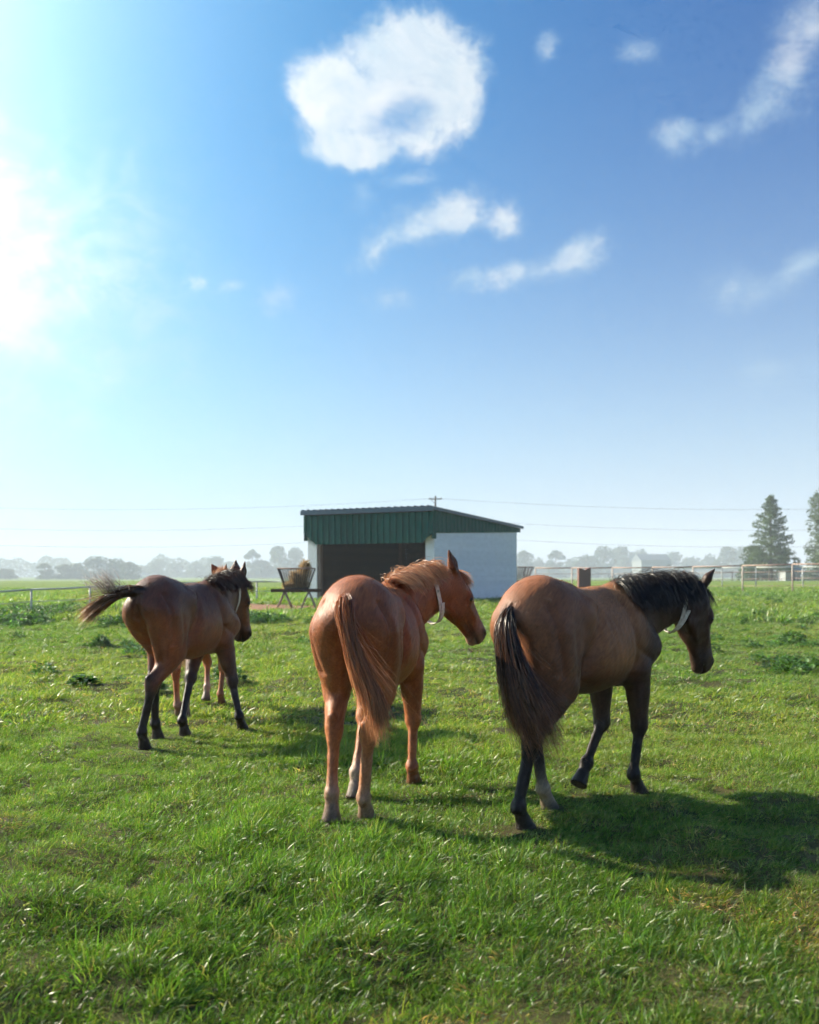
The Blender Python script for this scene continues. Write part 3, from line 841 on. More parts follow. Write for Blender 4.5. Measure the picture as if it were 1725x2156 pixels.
# ----------------------------------------------------------------------------------------------
# run-in shed, feeders, fences, pole
# ----------------------------------------------------------------------------------------------
def simple_mat(name, col, rough=.6, metal=0., var=.25, scale=6., stretch=(1,1,1), bump=.2, col2=None, spec=.5, dist=.01, rnd=.11):
    m, nt, out = new_mat(name); L = nt.links.new
    p = principled(nt, out, **{'Roughness': rough, 'Metallic': metal, 'Specular IOR Level': spec})
    tc = node(nt, 'ShaderNodeTexCoord'); mp = node(nt, 'ShaderNodeMapping'); mp.inputs['Scale'].default_value = stretch
    n = node(nt, 'ShaderNodeTexNoise', i_Scale=scale, i_Detail=7., i_Roughness=.65); L(tc.outputs['Object'], mp.inputs[0]); L(mp.outputs[0], n.inputs['Vector'])
    oi = node(nt, 'ShaderNodeObjectInfo')
    mx = node(nt, 'ShaderNodeMix', data_type='RGBA'); r = node(nt, 'ShaderNodeMapRange'); r.inputs[1].default_value = .3; r.inputs[2].default_value = .7
    L(n.outputs['Fac'], r.inputs[0]); L(r.outputs[0], mx.inputs[0])
    c2 = col2 or tuple(c*(1-var) for c in col)
    mx.inputs[6].default_value = (*col, 1); mx.inputs[7].default_value = (*c2, 1)
    hs = node(nt, 'ShaderNodeHueSaturation'); r2 = node(nt, 'ShaderNodeMapRange'); r2.inputs[3].default_value = 1 - rnd; r2.inputs[4].default_value = 1 + rnd
    L(oi.outputs['Random'], r2.inputs[0]); L(r2.outputs[0], hs.inputs['Value']); L(mx.outputs[2], hs.inputs['Color']); L(hs.outputs[0], p.inputs['Base Color'])
    b = node(nt, 'ShaderNodeBump', i_Strength=bump, i_Distance=dist); L(n.outputs['Fac'], b.inputs['Height']); L(b.outputs[0], p.inputs['Normal'])
    return m
WHITEWASH = simple_mat('whitewash', (.87,.87,.86), .8, 0, .2, 3., (1,1,2), .2, (.77,.76,.74), .5, .01, .025)
GREEN_TIN = simple_mat('green_tin', (.008,.105,.078), .55, 0, .3, 3., (1,1,.4), .15, (.007,.075,.056), .12)
TRIM = simple_mat('blue_trim', (.03,.075,.115), .4, 0, .2, 4.)
BROWN_WOOD = simple_mat('brown_wood', (.075,.036,.022), .9, 0, .4, 5., (1,8,1), .4, None, .05)
TAN_WOOD = simple_mat('weathered_wood', (.24,.16,.12), .8, 0, .35, 6., (1,1,.2), .4)
RUST = simple_mat('rusty_pipe', (.26,.14,.10), .75, 0, .4, 9., (1,1,1), .3, (.36,.29,.25))
PALE_PIPE = simple_mat('pale_pipe', (.52,.52,.50), .55, 0, .3, 7.)
PEELED = simple_mat('peeling_pipe', (.55,.50,.45), .65, 0, .4, 5., (1,1,1), .3, (.36,.25,.19))
DARKMETAL = simple_mat('dark_steel', (.06,.045,.04), .6, .3, .4, 9.)
HAYM = simple_mat('hay', (.34,.21,.085), .9, 0, .5, 14., (1,1,1), .6, (.20,.115,.04))
POLEM = simple_mat('pole_wood', (.12,.10,.09), .85, 0, .3, 4.)

def build_shed():
    # front right corner nearest the camera; u runs along the front to the left, v back along the right wall
    C0 = Vector((.95, 36.0, .40)); u = Vector((-.8746, .4848, 0)); v = Vector((.4848, .8746, 0)); Wd, Dp = 5.68, 7.77
    root = empty('run_in_shed', C0, math.atan2(u.y, u.x))
    tag(root, 'white open-fronted field shed with green corrugated fascia and sloping roof', 'shed')
    # local frame: x along the front (leftwards), y: u rotated +90 deg -> towards... check sign below
    sgn = 1 if (Matrix.Rotation(math.atan2(u.y, u.x), 3, 'Z') @ Vector((0,1,0))).dot(v) > 0 else -1
    def Y(a): return sgn*a
    def box(mb, x0, x1, y0, y1, z0, z1):
        a, b = sorted((Y(y0), Y(y1))); mb.box(x0, x1, a, b, z0, z1)
    H0, H1 = 2.66, 2.98        # height of the white wall, front and rear
    zr = lambda yy: 3.46 - (yy/Dp)*.33   # underside of the roof
    rs = random.Random(5)
    # side walls of painted boards
    nb = 13; bh = H0/nb
    for xs, face in (((0., .10), 1), ((Wd-.10, Wd), -1)):
        for i in range(nb):
            mb = Mesh(); z0, z1 = i*bh + .001, (i+1)*bh - .001; j = rs.uniform(-.002, .002)
            if i < nb-1: box(mb, xs[0]+j, xs[1]+j, .0, Dp, z0, z1)
            else:
                a, b = xs[0]+j, xs[1]+j; y0, y1 = sorted((0., Dp))
                q = [(a, Y(0), z0), (b, Y(0), z0), (a, Y(Dp), z0), (b, Y(Dp), z0), (a, Y(0), H0), (b, Y(0), H0), (a, Y(Dp), H1), (b, Y(Dp), H1)]
                mb.hexa(q)
            mb.build('wall_board', WHITEWASH, root)
    # inner lining: keeps the light out of the joints
    for x0, x1 in ((.109,.13), (Wd-.13, Wd-.109)):
        for i in range(nb):
            mb = Mesh(); box(mb, x0, x1, .02, Dp-.13, i*bh+.004, (i+1)*bh-.004); mb.build('lining_board', BROWN_WOOD, root)
    for x0, x1 in ((.1045,.1075), (Wd-.1075, Wd-.1045)):
        mb = Mesh(); box(mb, x0, x1, .004, Dp-.004, .0, H0-.005); mb.build('inner_sheet', BROWN_WOOD, root)
    for i in range(nb+2):
        mb = Mesh(); z0, z1 = i*.205+.003, (i+1)*.205-.003
        box(mb, .13, Wd-.13, Dp-.12, Dp-.02, z0, z1); mb.build('back_board', BROWN_WOOD, root)
    mb = Mesh(); box(mb, .14, Wd-.14, Dp-.016, Dp-.002, 0, 3.05); mb.build('back_sheet', BROWN_WOOD, root)
    # white piers either side of the opening and the timber post
    for x0, x1 in ((.0, .38), (Wd-.44, Wd)):
        mb = Mesh(); box(mb, x0, x1, -.06, -.004, 0, 2.62); mb.build('pier', WHITEWASH, root, bevel=.006)
    mb = Mesh(); box(mb, Wd-.60, Wd-.45, -.05, .12, 0, 2.45); mb.build('timber_post', TAN_WOOD, root, bevel=.01)
    mb = Mesh(); box(mb, Wd*.47, Wd*.47+.14, 2.2, 2.34, 0, 3.2); mb.build('timber_post', BROWN_WOOD, root)
    mb = Mesh(); box(mb, .1, Wd-.1, .05, .25, 2.45, 2.66); mb.build('lintel', BROWN_WOOD, root)
    # corrugated green fascia in sheets, lower corners cut off
    def corr(x0, x1, pitch=.28, dep=.06):
        xs = []; x = x0
        n = max(1, round((x1-x0)/pitch)); p = (x1-x0)/n
        for k in range(n): xs += [(x0+k*p, 0), (x0+(k+.58)*p, 0), (x0+(k+.66)*p, dep), (x0+(k+.92)*p, dep)]
        return xs + [(x1, 0)]
    ns = 7; x0a, x1a = -.06, Wd+.0; ft, fb = 3.40, 2.26
    for k in range(ns):
        a, b = x0a + (x1a-x0a)*k/ns, x0a + (x1a-x0a)*(k+1)/ns - .004
        prof = corr(a, b); V = []; F = []
        for (x, d) in prof:
            lo = fb + max(0, (.42 - (x - x0a))*.85) + max(0, (.55 - (x1a - x))*.80)
            for off in (0., .006): V += [(x, Y(-.32 - d + off), lo), (x, Y(-.32 - d + off), ft)]
        for i in range(len(prof)-1):
            q = i*4
            F += [(q, q+4, q+5, q+1), (q+2, q+3, q+7, q+6), (q, q+2, q+6, q+4), (q+1, q+5, q+7, q+3)]
        mb = Mesh(); mb.add(V, F); mb.build('fascia_sheet', GREEN_TIN, root)
    # green gable sheets above the side walls
    for xo in (-.02, Wd+.02):
        prof = []
        n = 26
        for k in range(n):
            p = (Dp+.62)/n; y0 = -.30 + k*p
            prof += [(y0, 0), (y0+.58*p, 0), (y0+.66*p, .03), (y0+.92*p, .03)]
        prof.append((Dp+.32, 0)); V = []; F = []; sx = -1 if xo < 0 else 1
        for (yy, d) in prof:
            lo = H0 - .04 + (H1-H0)*max(0, min(1, yy/Dp))
            if yy < 0: lo = H0 - .25
            for off in (0., .006): V += [(xo + sx*(d - off), Y(yy), lo), (xo + sx*(d - off), Y(yy), zr(yy) - .002)]
        for i in range(len(prof)-1):
            q = i*4; F += [(q, q+4, q+5, q+1), (q+2, q+3, q+7, q+6), (q, q+2, q+6, q+4), (q+1, q+5, q+7, q+3)]
        mb = Mesh(); mb.add(V, F); mb.build('gable_sheet', GREEN_TIN, root)
    # roof sheets with ribs running front to back, and the blue edge trim
    rx0, rx1, ry0, ry1 = -.16, Wd+.06, -.46, Dp+.40
    for k in range(ns):
        a, b = rx0 + (rx1-rx0)*k/ns, rx0 + (rx1-rx0)*(k+1)/ns - .004
        prof = corr(a, b, .30, .045); V = []; F = []
        for (x, d) in prof:
            for off in (0., .008):
                V += [(x, Y(ry0), zr(ry0) + .10 + d + off), (x, Y(ry1), zr(ry1) + .10 + d + off)]
        for i in range(len(prof)-1):
            q = i*4; F += [(q, q+1, q+5, q+4), (q+2, q+6, q+7, q+3), (q, q+4, q+6, q+2), (q+1, q+3, q+7, q+5)]
        mb = Mesh(); mb.add(V, F); mb.build('roof_sheet', TRIM, root)
    mb = Mesh(); box(mb, rx0, rx1, ry0-.02, ry0+.02, zr(ry0)-.06, zr(ry0)+.095); mb.build('edge_trim', TRIM, root)
    for xa in (rx0, rx1-.05):
        mb = Mesh(); q = [(xa, Y(ry0+.025), zr(ry0)-.01), (xa+.05, Y(ry0+.025), zr(ry0)-.01), (xa, Y(ry1), zr(ry1)-.01), (xa+.05, Y(ry1), zr(ry1)-.01),
                          (xa, Y(ry0+.025), zr(ry0)+.095), (xa+.05, Y(ry0+.025), zr(ry0)+.095), (xa, Y(ry1), zr(ry1)+.095), (xa+.05, Y(ry1), zr(ry1)+.095)]
        mb.hexa(q); mb.build('edge_trim', TRIM, root)
    mb = Mesh(); q = [(rx0+.06, Y(ry0+.05), zr(ry0)+.03), (rx1-.06, Y(ry0+.05), zr(ry0)+.03), (rx0+.06, Y(ry1-.02), zr(ry1)+.03), (rx1-.06, Y(ry1-.02), zr(ry1)+.03),
                      (rx0+.06, Y(ry0+.05), zr(ry0)+.085), (rx1-.06, Y(ry0+.05), zr(ry0)+.085), (rx0+.06, Y(ry1-.02), zr(ry1)+.085), (rx1-.06, Y(ry1-.02), zr(ry1)+.085)]
    mb.hexa(q); mb.build('roof_deck', BROWN_WOOD, root)
build_shed()

def build_feeder(loc, rz, label):
    root = empty('hay_feeder', loc, rz); tag(root, label, 'hay feeder', 'hay feeders near the shed')
    zs, zt = .62, 1.27; hw, hd = .36, .24; tw, td = .58, .42
    mb = Mesh(); mb.box(-.80, .80, -.34, -.26, zs-.10, zs); mb.build('shelf_beam', BROWN_WOOD, root)
    mb = Mesh(); mb.box(-.80, .80, .26, .34, zs-.10, zs); mb.build('shelf_beam', BROWN_WOOD, root)
    for k in range(5):
        mb = Mesh(); mb.box(-.76+.01, .76, -.25+.10*k, -.25+.10*k+.09, zs-.05, zs-.02); mb.build('shelf_plank', BROWN_WOOD, root)
    for sx in (-1, 1):
        for sy in (-1, 1):
            for f in (-1, 1):
                mb = Mesh(); mb.tube([(sx*.38, sy*.28, zs-.08), (sx*.38 + f*.26, sy*.36, -.05)], .022, 7); mb.build('leg', RUST, root, True)
    c = [(-tw,-td,zt), (tw,-td,zt), (tw,td,zt), (-tw,td,zt), (-tw,-td,zt)]
    mb = Mesh(); mb.tube(c, .022, 7); mb.build('rim', RUST, root, True)
    c = [(-hw,-hd,zs+.02), (hw,-hd,zs+.02), (hw,hd,zs+.02), (-hw,hd,zs+.02), (-hw,-hd,zs+.02)]
    mb = Mesh(); mb.tube(c, .018, 7); mb.build('lower_rail', DARKMETAL, root, True)
    bar = Mesh(); 
    for sy in (-1, 1):
        for k in range(15):
            t = -1 + 2*k/14
            mb = Mesh(); mb.tube([(t*hw, sy*hd, zs+.02), (t*tw, sy*td, zt)], .010 if 0 < k < 14 else .018, 6); mb.build('bar', DARKMETAL, root, True)
    for sx in (-1, 1):
        for k in range(1, 8):
            t = -1 + 2*k/8
            mb = Mesh(); mb.tube([(sx*hw, t*hd, zs+.02), (sx*tw, t*td, zt)], .010, 6); mb.build('bar', DARKMETAL, root, True)
    return root
def hay_lump(name, label, loc, rz, pieces, seed):
    rs = np.random.RandomState(seed); B = Body()
    for c, r, a in pieces: B.ell(c, r, .06, None, rot_y(a))
    V, Q = B.mesh(.03)
    V = V + rs.normal(size=V.shape)*.006
    g = B.grad(V); g /= np.linalg.norm(g, axis=1, keepdims=True)+1e-9
    o = empty(name, loc, rz); tag(o, label, 'hay')
    link('packed_hay', np_mesh('packed_hay', V, Q, False), HAYM, o)
    n = 2600; vi = rs.randint(0, len(V), n); d = rs.normal(size=(n,3))*.8 + g[vi]*.7; d /= np.linalg.norm(d, axis=1, keepdims=True)
    P = np.stack([V[vi]-d*.03, V[vi]+d*.05, V[vi]+d*.12+np.array([0,0,-.02])], 1)
    c = np.array([.36,.23,.09])*np.exp(rs.normal(size=(n,1,1))*.3)*np.ones((1,3,1))
    R, Qs, Cc = ribbons(P, np.full((n,3), .004), rs, c); so = link('straw', np_mesh('straw', R, Qs, True, Cc), HAIR, o); so['kind'] = 'stuff'
fx, fy = px_ground(625, 31.), 31.
build_feeder((fx, fy, gz(fx, fy)-.02), R_(4), 'rusty barred hay feeder on splayed legs beside the white shed, hay inside')
hay_lump('hay_pile', 'heap of brown hay lying in the barred feeder', (fx, fy, gz(fx, fy)+.61), R_(4),
         [((.06,0,.14), (.30,.22,.15), 0.), ((.22,0,.50), (.15,.20,.40), .25), ((-.02,-.05,.32), (.12,.16,.24), -.55), ((-.26,0,.08), (.16,.18,.09), 0.)], 9)
fx2, fy2 = px_ground(1092, 45.), 45.
build_feeder((fx2, fy2, gz(fx2, fy2)+.06), R_(-35), 'barred hay feeder half hidden behind the right end of the white shed')

def pipe_fence(pts, h, label, post_mat, rail_mat, rails, spacing, r=.045, sub=None):
    root = empty('pipe_fence', (pts[0][0], pts[0][1], gz(*pts[0]))); tag(root, label, 'fence')
    o = Vector((pts[0][0], pts[0][1], gz(*pts[0])))
    tops = []
    P = np.array(pts, float); seg = np.linalg.norm(np.diff(P, axis=0), axis=1); cum = np.concatenate([[0], np.cumsum(seg)])
    s = 0.
    stops = list(cum) if spacing is None else list(np.arange(0, cum[-1] + 1e-6, spacing))
    for s in stops:
        x, y = np.interp(s, cum, P[:,0]), np.interp(s, cum, P[:,1]); z = gz(x, y)
        mb = Mesh(); mb.tube([Vector((x, y, z-.25))-o, Vector((x, y, z+h))-o], r, 8); mb.build('post', post_mat, root, True)
        tops.append((x, y, z))
    for f in rails:
        for a, b in zip(tops[:-1], tops[1:]):
            mb = Mesh(); pa, pb = Vector((a[0], a[1], a[2]+h*f)), Vector((b[0], b[1], b[2]+h*f)); d = (pb-pa).normalized()
            mid = (pa+pb)/2 - Vector((0,0,.015))
            mb.tube([pa - o + d*.002, mid - o, pb - o - d*.002], r*.85 if f > .9 else .012, 8 if f > .9 else 5); mb.build('rail' if f > .9 else 'wire', rail_mat, root, True)
    return root
def line_px(lst): return [(px_ground(p, Y), Y) for p, Y in lst]
pipe_fence(line_px([(-70,28.5),(180,31),(420,34.5),(640,40)]), .74, 'low pale pipe fence running across the left of the pasture', PALE_PIPE, PALE_PIPE, (1.,.5), 1.9, .032)
pipe_fence(line_px([(1128,60),(1205,58.7),(1290,57.2),(1374,55.6),(1460,54),(1564,52),(1669,50),(1778,48.4),(1890,47)]), 1.44, 'rust-streaked pipe fence with one top rail crossing behind the bay horse', PEELED, RUST, (1.,.75,.5,.25), None, .042)
pipe_fence(line_px([(1420,71),(1521,70),(1592,69),(1691,67.5),(1790,66.5),(1880,66)]), 1.42, 'pale grey pipe fence standing behind the rusty one', PALE_PIPE, PALE_PIPE, (1.,.66,.33), None, .05)
pipe_fence(line_px([(1500,150),(1900,128)]), 1.35, 'low fence far off beneath the conifer', POLEM, POLEM, (1.,.5), 3.5, .07)

def build_block():
    x, y = px_ground(1230, 57.8), 57.8; z = gz(x, y)
    mb = Mesh(); w, d = .36, .28; h = 1.36
    prof = [(-w, h+.06), (-w*.35, h+.01), (.0, h-.06), (w*.45, h+.04), (w, h+.12)]
    V = []; F = []
    for (a, t) in prof:
        for yy in (-d, d): V += [(a, yy, -.1), (a + .01*math.sin(t*40), yy, t)]
    for i in range(len(prof)-1):
        q = i*4; F += [(q, q+4, q+5, q+1), (q+2, q+3, q+7, q+6), (q+1, q+5, q+7, q+3), (q, q+2, q+6, q+4)]
    F += [(0,1,3,2), (16,18,19,17)]
    mb.add(V, F); m = simple_mat('rust_red', (.17,.075,.06), .85, 0, .3, 5., (1,1,1), .5)
    o = mb.build('rusty_pillar', m, None, bevel=.015); o.location = (x, y, z); tag(o, 'squat rust-red pillar with an uneven top at the pipe fence', 'pillar')
build_block()

def build_pole(px, Y, ytop, label, r=.14, arm=True):
    x = px_ground(px, Y); z0 = gz(x, Y); zt = CAM_H + (1210-ytop)*Y/2050
    root = empty('utility_pole', (x, Y, z0)); tag(root, label, 'utility pole')
    mb = Mesh(); mb.tube([(0,0,-.3), (0,0,zt-z0)], [r, r*.75], 10); mb.build('pole', POLEM, root, True)
    if arm:
        mb = Mesh(); mb.box(-.75, .75, -.07, .07, zt-z0-.42, zt-z0-.28); mb.build('crossarm', POLEM, root)
        for s in (-.65, .65):
            mb = Mesh(); mb.tube([(s,0,zt-z0-.28), (s,0,zt-z0-.08)], [.05,.035], 8); mb.build('insulator', PALE_PIPE, root, True)
        mb = Mesh(); mb.tube([(-.55,-.09,zt-z0-.36), (0,-.12,zt-z0-1.0)], .02, 5); mb.build('brace', DARKMETAL, root)
    return x, z0, zt
PY = 110.
build_pole(917, PY, 1044, 'wooden utility pole with a crossarm rising behind the shed roof')
build_pole(43, 640., 1186, 'slender pole far off in the haze at the left edge', .12, False)
def power_line(yp, sag, label, dx):
    pts = []
    for span in (0, 1):
        x0 = -417 if span == 0 else 917; L = 1334
        for k in range(0 if span == 0 else 1, 33):
            t = k/32; px = x0 + L*t; yy = yp + sag*4*t*(1-t); Yd = PY + dx
            pts.append((px_ground(px, Yd), Yd, CAM_H + (1210-yy)*Yd/2050))
    mb = Mesh(); mb.tube(pts, .011, 5); o = mb.build('power_line', DARKMETAL, None, True); tag(o, label, 'power line', 'power lines crossing the sky')
power_line(1049, 24, 'uppermost of the three sagging power lines', .30); power_line(1090, 27, 'middle one of the three sagging power lines', .16); power_line(1125, 27, 'lowest of the three sagging power lines', .16)

def far_building(px, Y, w, d, h, rh, wall, roof, label, name, rz):
    x = px_ground(px, Y); root = empty(name, (x, Y, gz(x, Y)), rz); tag(root, label, 'building')
    mb = Mesh(); mb.box(-w/2, w/2, -d/2, d/2, -.2, h); mb.build('wall', wall, root)
    mb = Mesh(); e = .3
    mb.add([(-w/2-e,-d/2-e,h+.01), (w/2+e,-d/2-e,h+.01), (w/2+e,d/2+e,h+.01), (-w/2-e,d/2+e,h+.01), (-w/2-e,0,h+rh), (w/2+e,0,h+rh)], [(0,1,5,4), (2,3,4,5), (1,2,5), (3,0,4), (0,3,2,1)])
    mb.build('roof', roof, root)
    mb = Mesh(); mb.box(-w*.12, w*.12, -d/2-.06, -d/2-.004, 0, h*.72); mb.build('door', BROWN_WOOD, root)
    return root
FARWALL = simple_mat('far_wall', (.22,.24,.24), .8); FARROOF = simple_mat('far_roof', (.10,.12,.14), .6)
far_building(1372, 640., 20., 18., 12.2, 4.2, FARWALL, FARROOF, 'low grey barn fading into the haze among far trees', 'far_barn', R_(6))
far_building(1662, 170., 2.6, 3.5, 1.9, .7, simple_mat('far_grey', (.33,.35,.36), .7), simple_mat('far_blue', (.02,.05,.09), .5), 'small grey outbuilding with dark blue roof beneath the conifer', 'outbuilding', 0.)
far_building(318, 800., 15., 5., 2.6, 1.2, simple_mat('far_white2', (.7,.7,.7), .7), FARROOF, 'tiny white farmhouse under the far hazy trees', 'farmhouse', R_(-8))
# ----------------------------------------------------------------------------------------------
# trees and weeds
# ----------------------------------------------------------------------------------------------
LEAF = leaf_material('tree_leaves', .55, .32, False, .3, 1.1)
BARK = simple_mat('bark', (.10,.08,.065), .9, 0, .35, 4., (1,1,.3), .6)
def leaf_cloud(pos, size, rs, col, nrm_up=.3):
    """one small folded leaf spray (two quads) at every position"""
    n = len(pos); a = rs.normal(size=(n,3)); a[:, 2] *= .6; a /= np.linalg.norm(a, axis=1, keepdims=True)
    b = np.cross(a, rs.normal(size=(n,3))); b /= np.linalg.norm(b, axis=1, keepdims=True)
    s = (size*rs.uniform(.6, 1.4, n))[:, None]
    V = np.stack([pos - a*s, pos + b*s*.55, pos + a*s, pos - b*s*.55], 1).reshape(-1, 3)
    Q = np.arange(n*4).reshape(-1, 4)
    c = np.repeat(col*np.exp(rs.normal(size=(n,1))*.2), 4, axis=0)
    return V, Q, c
def broad_crown(rs, n, w, h0, h1, leaf, shape='round', nblob=16):
    blobs = []
    for _ in range(nblob):
        t = rs.uniform(0, 1); th = rs.uniform(0, 2*math.pi)
        env = math.sin(math.pi*(.22 + .70*t))**.7 if shape == 'round' else (1 - t)**.8*.95 + .06
        r = w*env*rs.uniform(.25, .8); blobs.append((r*math.cos(th), r*math.sin(th), h0 + (h1-h0)*(.10 + .82*t), w*rs.uniform(.22,.42)))
    blobs.append((0, 0, h1 - w*.25, w*.26))
    if h0 < .05:
        for k in range(7): blobs.append((w*.62*math.cos(k*.9), w*.62*math.sin(k*.9), w*rs.uniform(.15,.40), w*rs.uniform(.30,.42)))
    blobs = np.array(blobs); k = rs.randint(0, len(blobs), n)
    d = rs.normal(size=(n,3)); d /= np.linalg.norm(d, axis=1, keepdims=True); rad = rs.uniform(.55, 1.08, n)**.6
    P = blobs[k, :3] + d*(blobs[k, 3]*rad)[:, None]*np.array([1,1,.85])
    tone = rs.uniform(.7, 1.25, len(blobs))[k]
    return P, tone, blobs
def make_tree_mesh(seed, w, h, n, leaf, col, shape='round', trunk_r=.22, base=.0, nblob=16):
    rs = np.random.RandomState(seed)
    P, tone, blobs = broad_crown(rs, n, w, h*base, h, leaf, shape, nblob)
    V, Q, C = leaf_cloud(P, leaf, rs, np.array(col)[None]*tone[:, None])
    crown = np_mesh('crown', V, Q, False, C); crown.materials.append(LEAF)
    mb = Mesh(); mb.tube([(0,0,-.3), (.05,0,h*.3), (0,.05,h*.62), (0,0,h*.85)], [trunk_r, trunk_r*.8, trunk_r*.5, trunk_r*.15], 8)
    for b in blobs[:10]:
        z0 = max(h*.2, b[2]*.6); mb.tube([(0,0,z0), (b[0]*.5, b[1]*.5, (z0+b[2])/2+.1), (b[0], b[1], b[2])], [trunk_r*.4, trunk_r*.25, trunk_r*.1], 5)
    tr = mb.data('trunk', True); tr.materials.append(BARK)
    return tr, crown
FAR = [make_tree_mesh(200+i, w, h, 1900, .42, c, 'round') for i, (w, h, c) in enumerate(((3.6,8.,(.045,.075,.03)), (4.6,7.,(.05,.08,.03)), (2.7,9.5,(.045,.075,.03)), (5.2,8.5,(.04,.07,.03)), (3.2,6.,(.055,.085,.035))))]
def far_tree(px, ytop, wpx, Y, k, label, rz, group='far trees along the hazy horizon'):
    x = px_ground(px, Y); z = gz(x, Y); h = CAM_H + (1210-ytop)*Y/2050 - z
    base_h = (8.,7.,9.5,8.5,6.)[k]; base_w = (3.6,4.6,2.7,5.2,3.2)[k]
    root = empty('tree', (x, Y, z), rz); sz = h/base_h; sx = (wpx*Y/2050/2)/base_w/.95; root.scale = (sx, sx, sz)
    tag(root, label, 'tree', group)
    link('trunk', FAR[k][0], None, root); link('crown', FAR[k][1], None, root)
far_list = [(12,1198,52,260,4),(95,1186,38,250,2),(137,1188,52,255,0),(163,1186,46,262,4),(205,1175,84,258,3),(243,1179,62,262,1),(272,1183,44,250,0),
            (300,1194,60,390,1),(333,1177,46,385,0),(372,1187,70,395,3),(412,1184,60,388,1),(455,1174,56,380,3),(487,1182,46,392,0),(532,1157,36,330,2),(556,1180,44,330,4),(590,1150,58,335,0),(622,1158,50,338,3),(648,1184,44,345,4),
            (1105,1159,44,330,0),(1136,1178,50,380,1),(1170,1159,46,345,2),(1200,1180,56,385,1),(1238,1171,60,330,4),(1272,1155,64,350,3),(1312,1151,72,365,0),(1352,1160,60,390,1),(1420,1166,62,380,3),(1455,1174,52,390,4),(1492,1170,56,385,1),(1528,1151,58,340,0),(1560,1156,46,350,3)]
names = ['small round bush-like tree at the left edge of the hazy field', 'isolated upright tree standing alone in the left haze', 'rounded tree joining the grey-green clump left of the dark horse', 'low tree filling the gap in the left clump', 'tallest tree of the grey-green clump left of the swishing tail', 'broad tree beside the tallest of the left clump', 'last tree of the left clump, above the swishing tail',
         'low blue-hazed tree just past the left clump', 'rounded far tree above the dark horse rump', 'broad far tree above the dark horse back', 'far tree above the dark horse withers', 'far tree behind the tousled ears', 'far tree rising just past the tousled ears', 'tall slender tree standing above the others between dark horse and shed', 'short tree under the tall slender one', 'tallest tree just left of the shed', 'broad tree touching the left edge of the shed', 'low tree partly hidden by the left shed wall',
         'tree right beside the right end of the shed', 'low hazy tree a little right of the shed', 'open-crowned tree above the bay horse rump', 'low far tree left of the rust-red pillar', 'darker tree directly behind the rust-red pillar', 'broad tree right of the rust-red pillar', 'tall rounded tree left of the grey barn', 'tree behind the grey barn', 'tree just right of the grey barn', 'low far tree above the bay horse mane', 'hazy tree above the bay horse poll', 'tall hazy tree left of the conifer', 'tree tucked against the conifer on its left']
_r = random.Random(8)
for (a, lb) in zip(far_list, names): far_tree(a[0], a[1], a[2], float(a[3])*2.5, a[4], lb, _r.uniform(0, 6.28))
# the unbroken wood along the horizon
rs_w = np.random.RandomState(5); nW = 34000
pw = rs_w.uniform(-700, 2450, nW); Yw = rs_w.uniform(1100, 1180, nW); Xw = (pw-862.5)/2050*Yw
Hw = 4.2 + 2.2*np.sin(pw*.021) + 1.6*np.sin(pw*.057+1) + 1.0*np.sin(pw*.13+2); Zw = ground_z(Xw, Yw) + rs_w.uniform(0, 1, nW)**.8*np.maximum(Hw+2.5, 3.0)*2.5
Vw, Qw, Cw = leaf_cloud(np.stack([Xw, Yw, Zw], 1), np.full(nW, 1.9), rs_w, np.array([[.04,.07,.03]])*np.ones((nW,1)))
wm = np_mesh('far_woods', Vw, Qw, False, Cw); o = link('far_woods', wm, LEAF); tag(o, 'continuous far wood along the horizon', None, None, 'stuff')

def conifer():
    Y = 165.; x = px_ground(1623, Y); z = gz(x, Y); h = CAM_H + (1210-1041)*Y/2050 - z
    rs = np.random.RandomState(3); root = empty('conifer_tree', (x, Y, z)); tag(root, 'tall feathery cone-shaped tree behind the fence on the right', 'tree')
    mb = Mesh(); mb.tube([(0,0,-.3), (0,0,h*.3), (.05,0,h*.65), (0,0,h*.97)], [.36,.29,.15,.03], 10); P = []; tone = []
    nbr = 105
    for k in range(nbr):
        t = (k+.5)/nbr; zz = h*(.13 + .85*t); th = k*2.399 + rs.uniform(-.4,.4)
        R = 3.05*165/104*(1-t)**.80*rs.uniform(.62,1.08) + .22
        if .0 < t < .12: R *= .8
        d = np.array([math.cos(th), math.sin(th), 0]); up = .12 + .5*t
        n = 5; pts = [np.array([0,0,zz]) + d*R*i/n + np.array([0,0,1])*(up*R*(i/n) - .10*R*(i/n)**2) for i in range(n+1)]
        mb.tube([tuple(p) for p in pts], [.05*(1-t)+.012]*3 + [.02]*2 + [.008], 4)
        m = int(45 + 95*R/3)
        f = rs.uniform(.18, 1.04, m)**.8; base = np.array([0,0,zz]) + d*(R*f)[:, None] + np.array([0,0,1])*((up*R*f - .10*R*f*f))[:, None]
        side = np.array([-d[1], d[0], 0]); w = .36*R*(1-f*.55)*rs.normal(size=m)*.55
        P.append(base + side*w[:, None] + rs.normal(size=(m,3))*np.array([.10,.10,.14]) + np.array([0,0,-.08])); tone.append(np.full(m, rs.uniform(.75,1.25)))
    P = np.concatenate(P); tone = np.concatenate(tone)
    V, Q, C = leaf_cloud(P, np.full(len(P), .15), rs, np.array([.085,.125,.055])*tone[:, None])
    mb.build('trunk', BARK, root, True); link('crown', np_mesh('crown', V, Q, False, C), LEAF, root)
conifer()
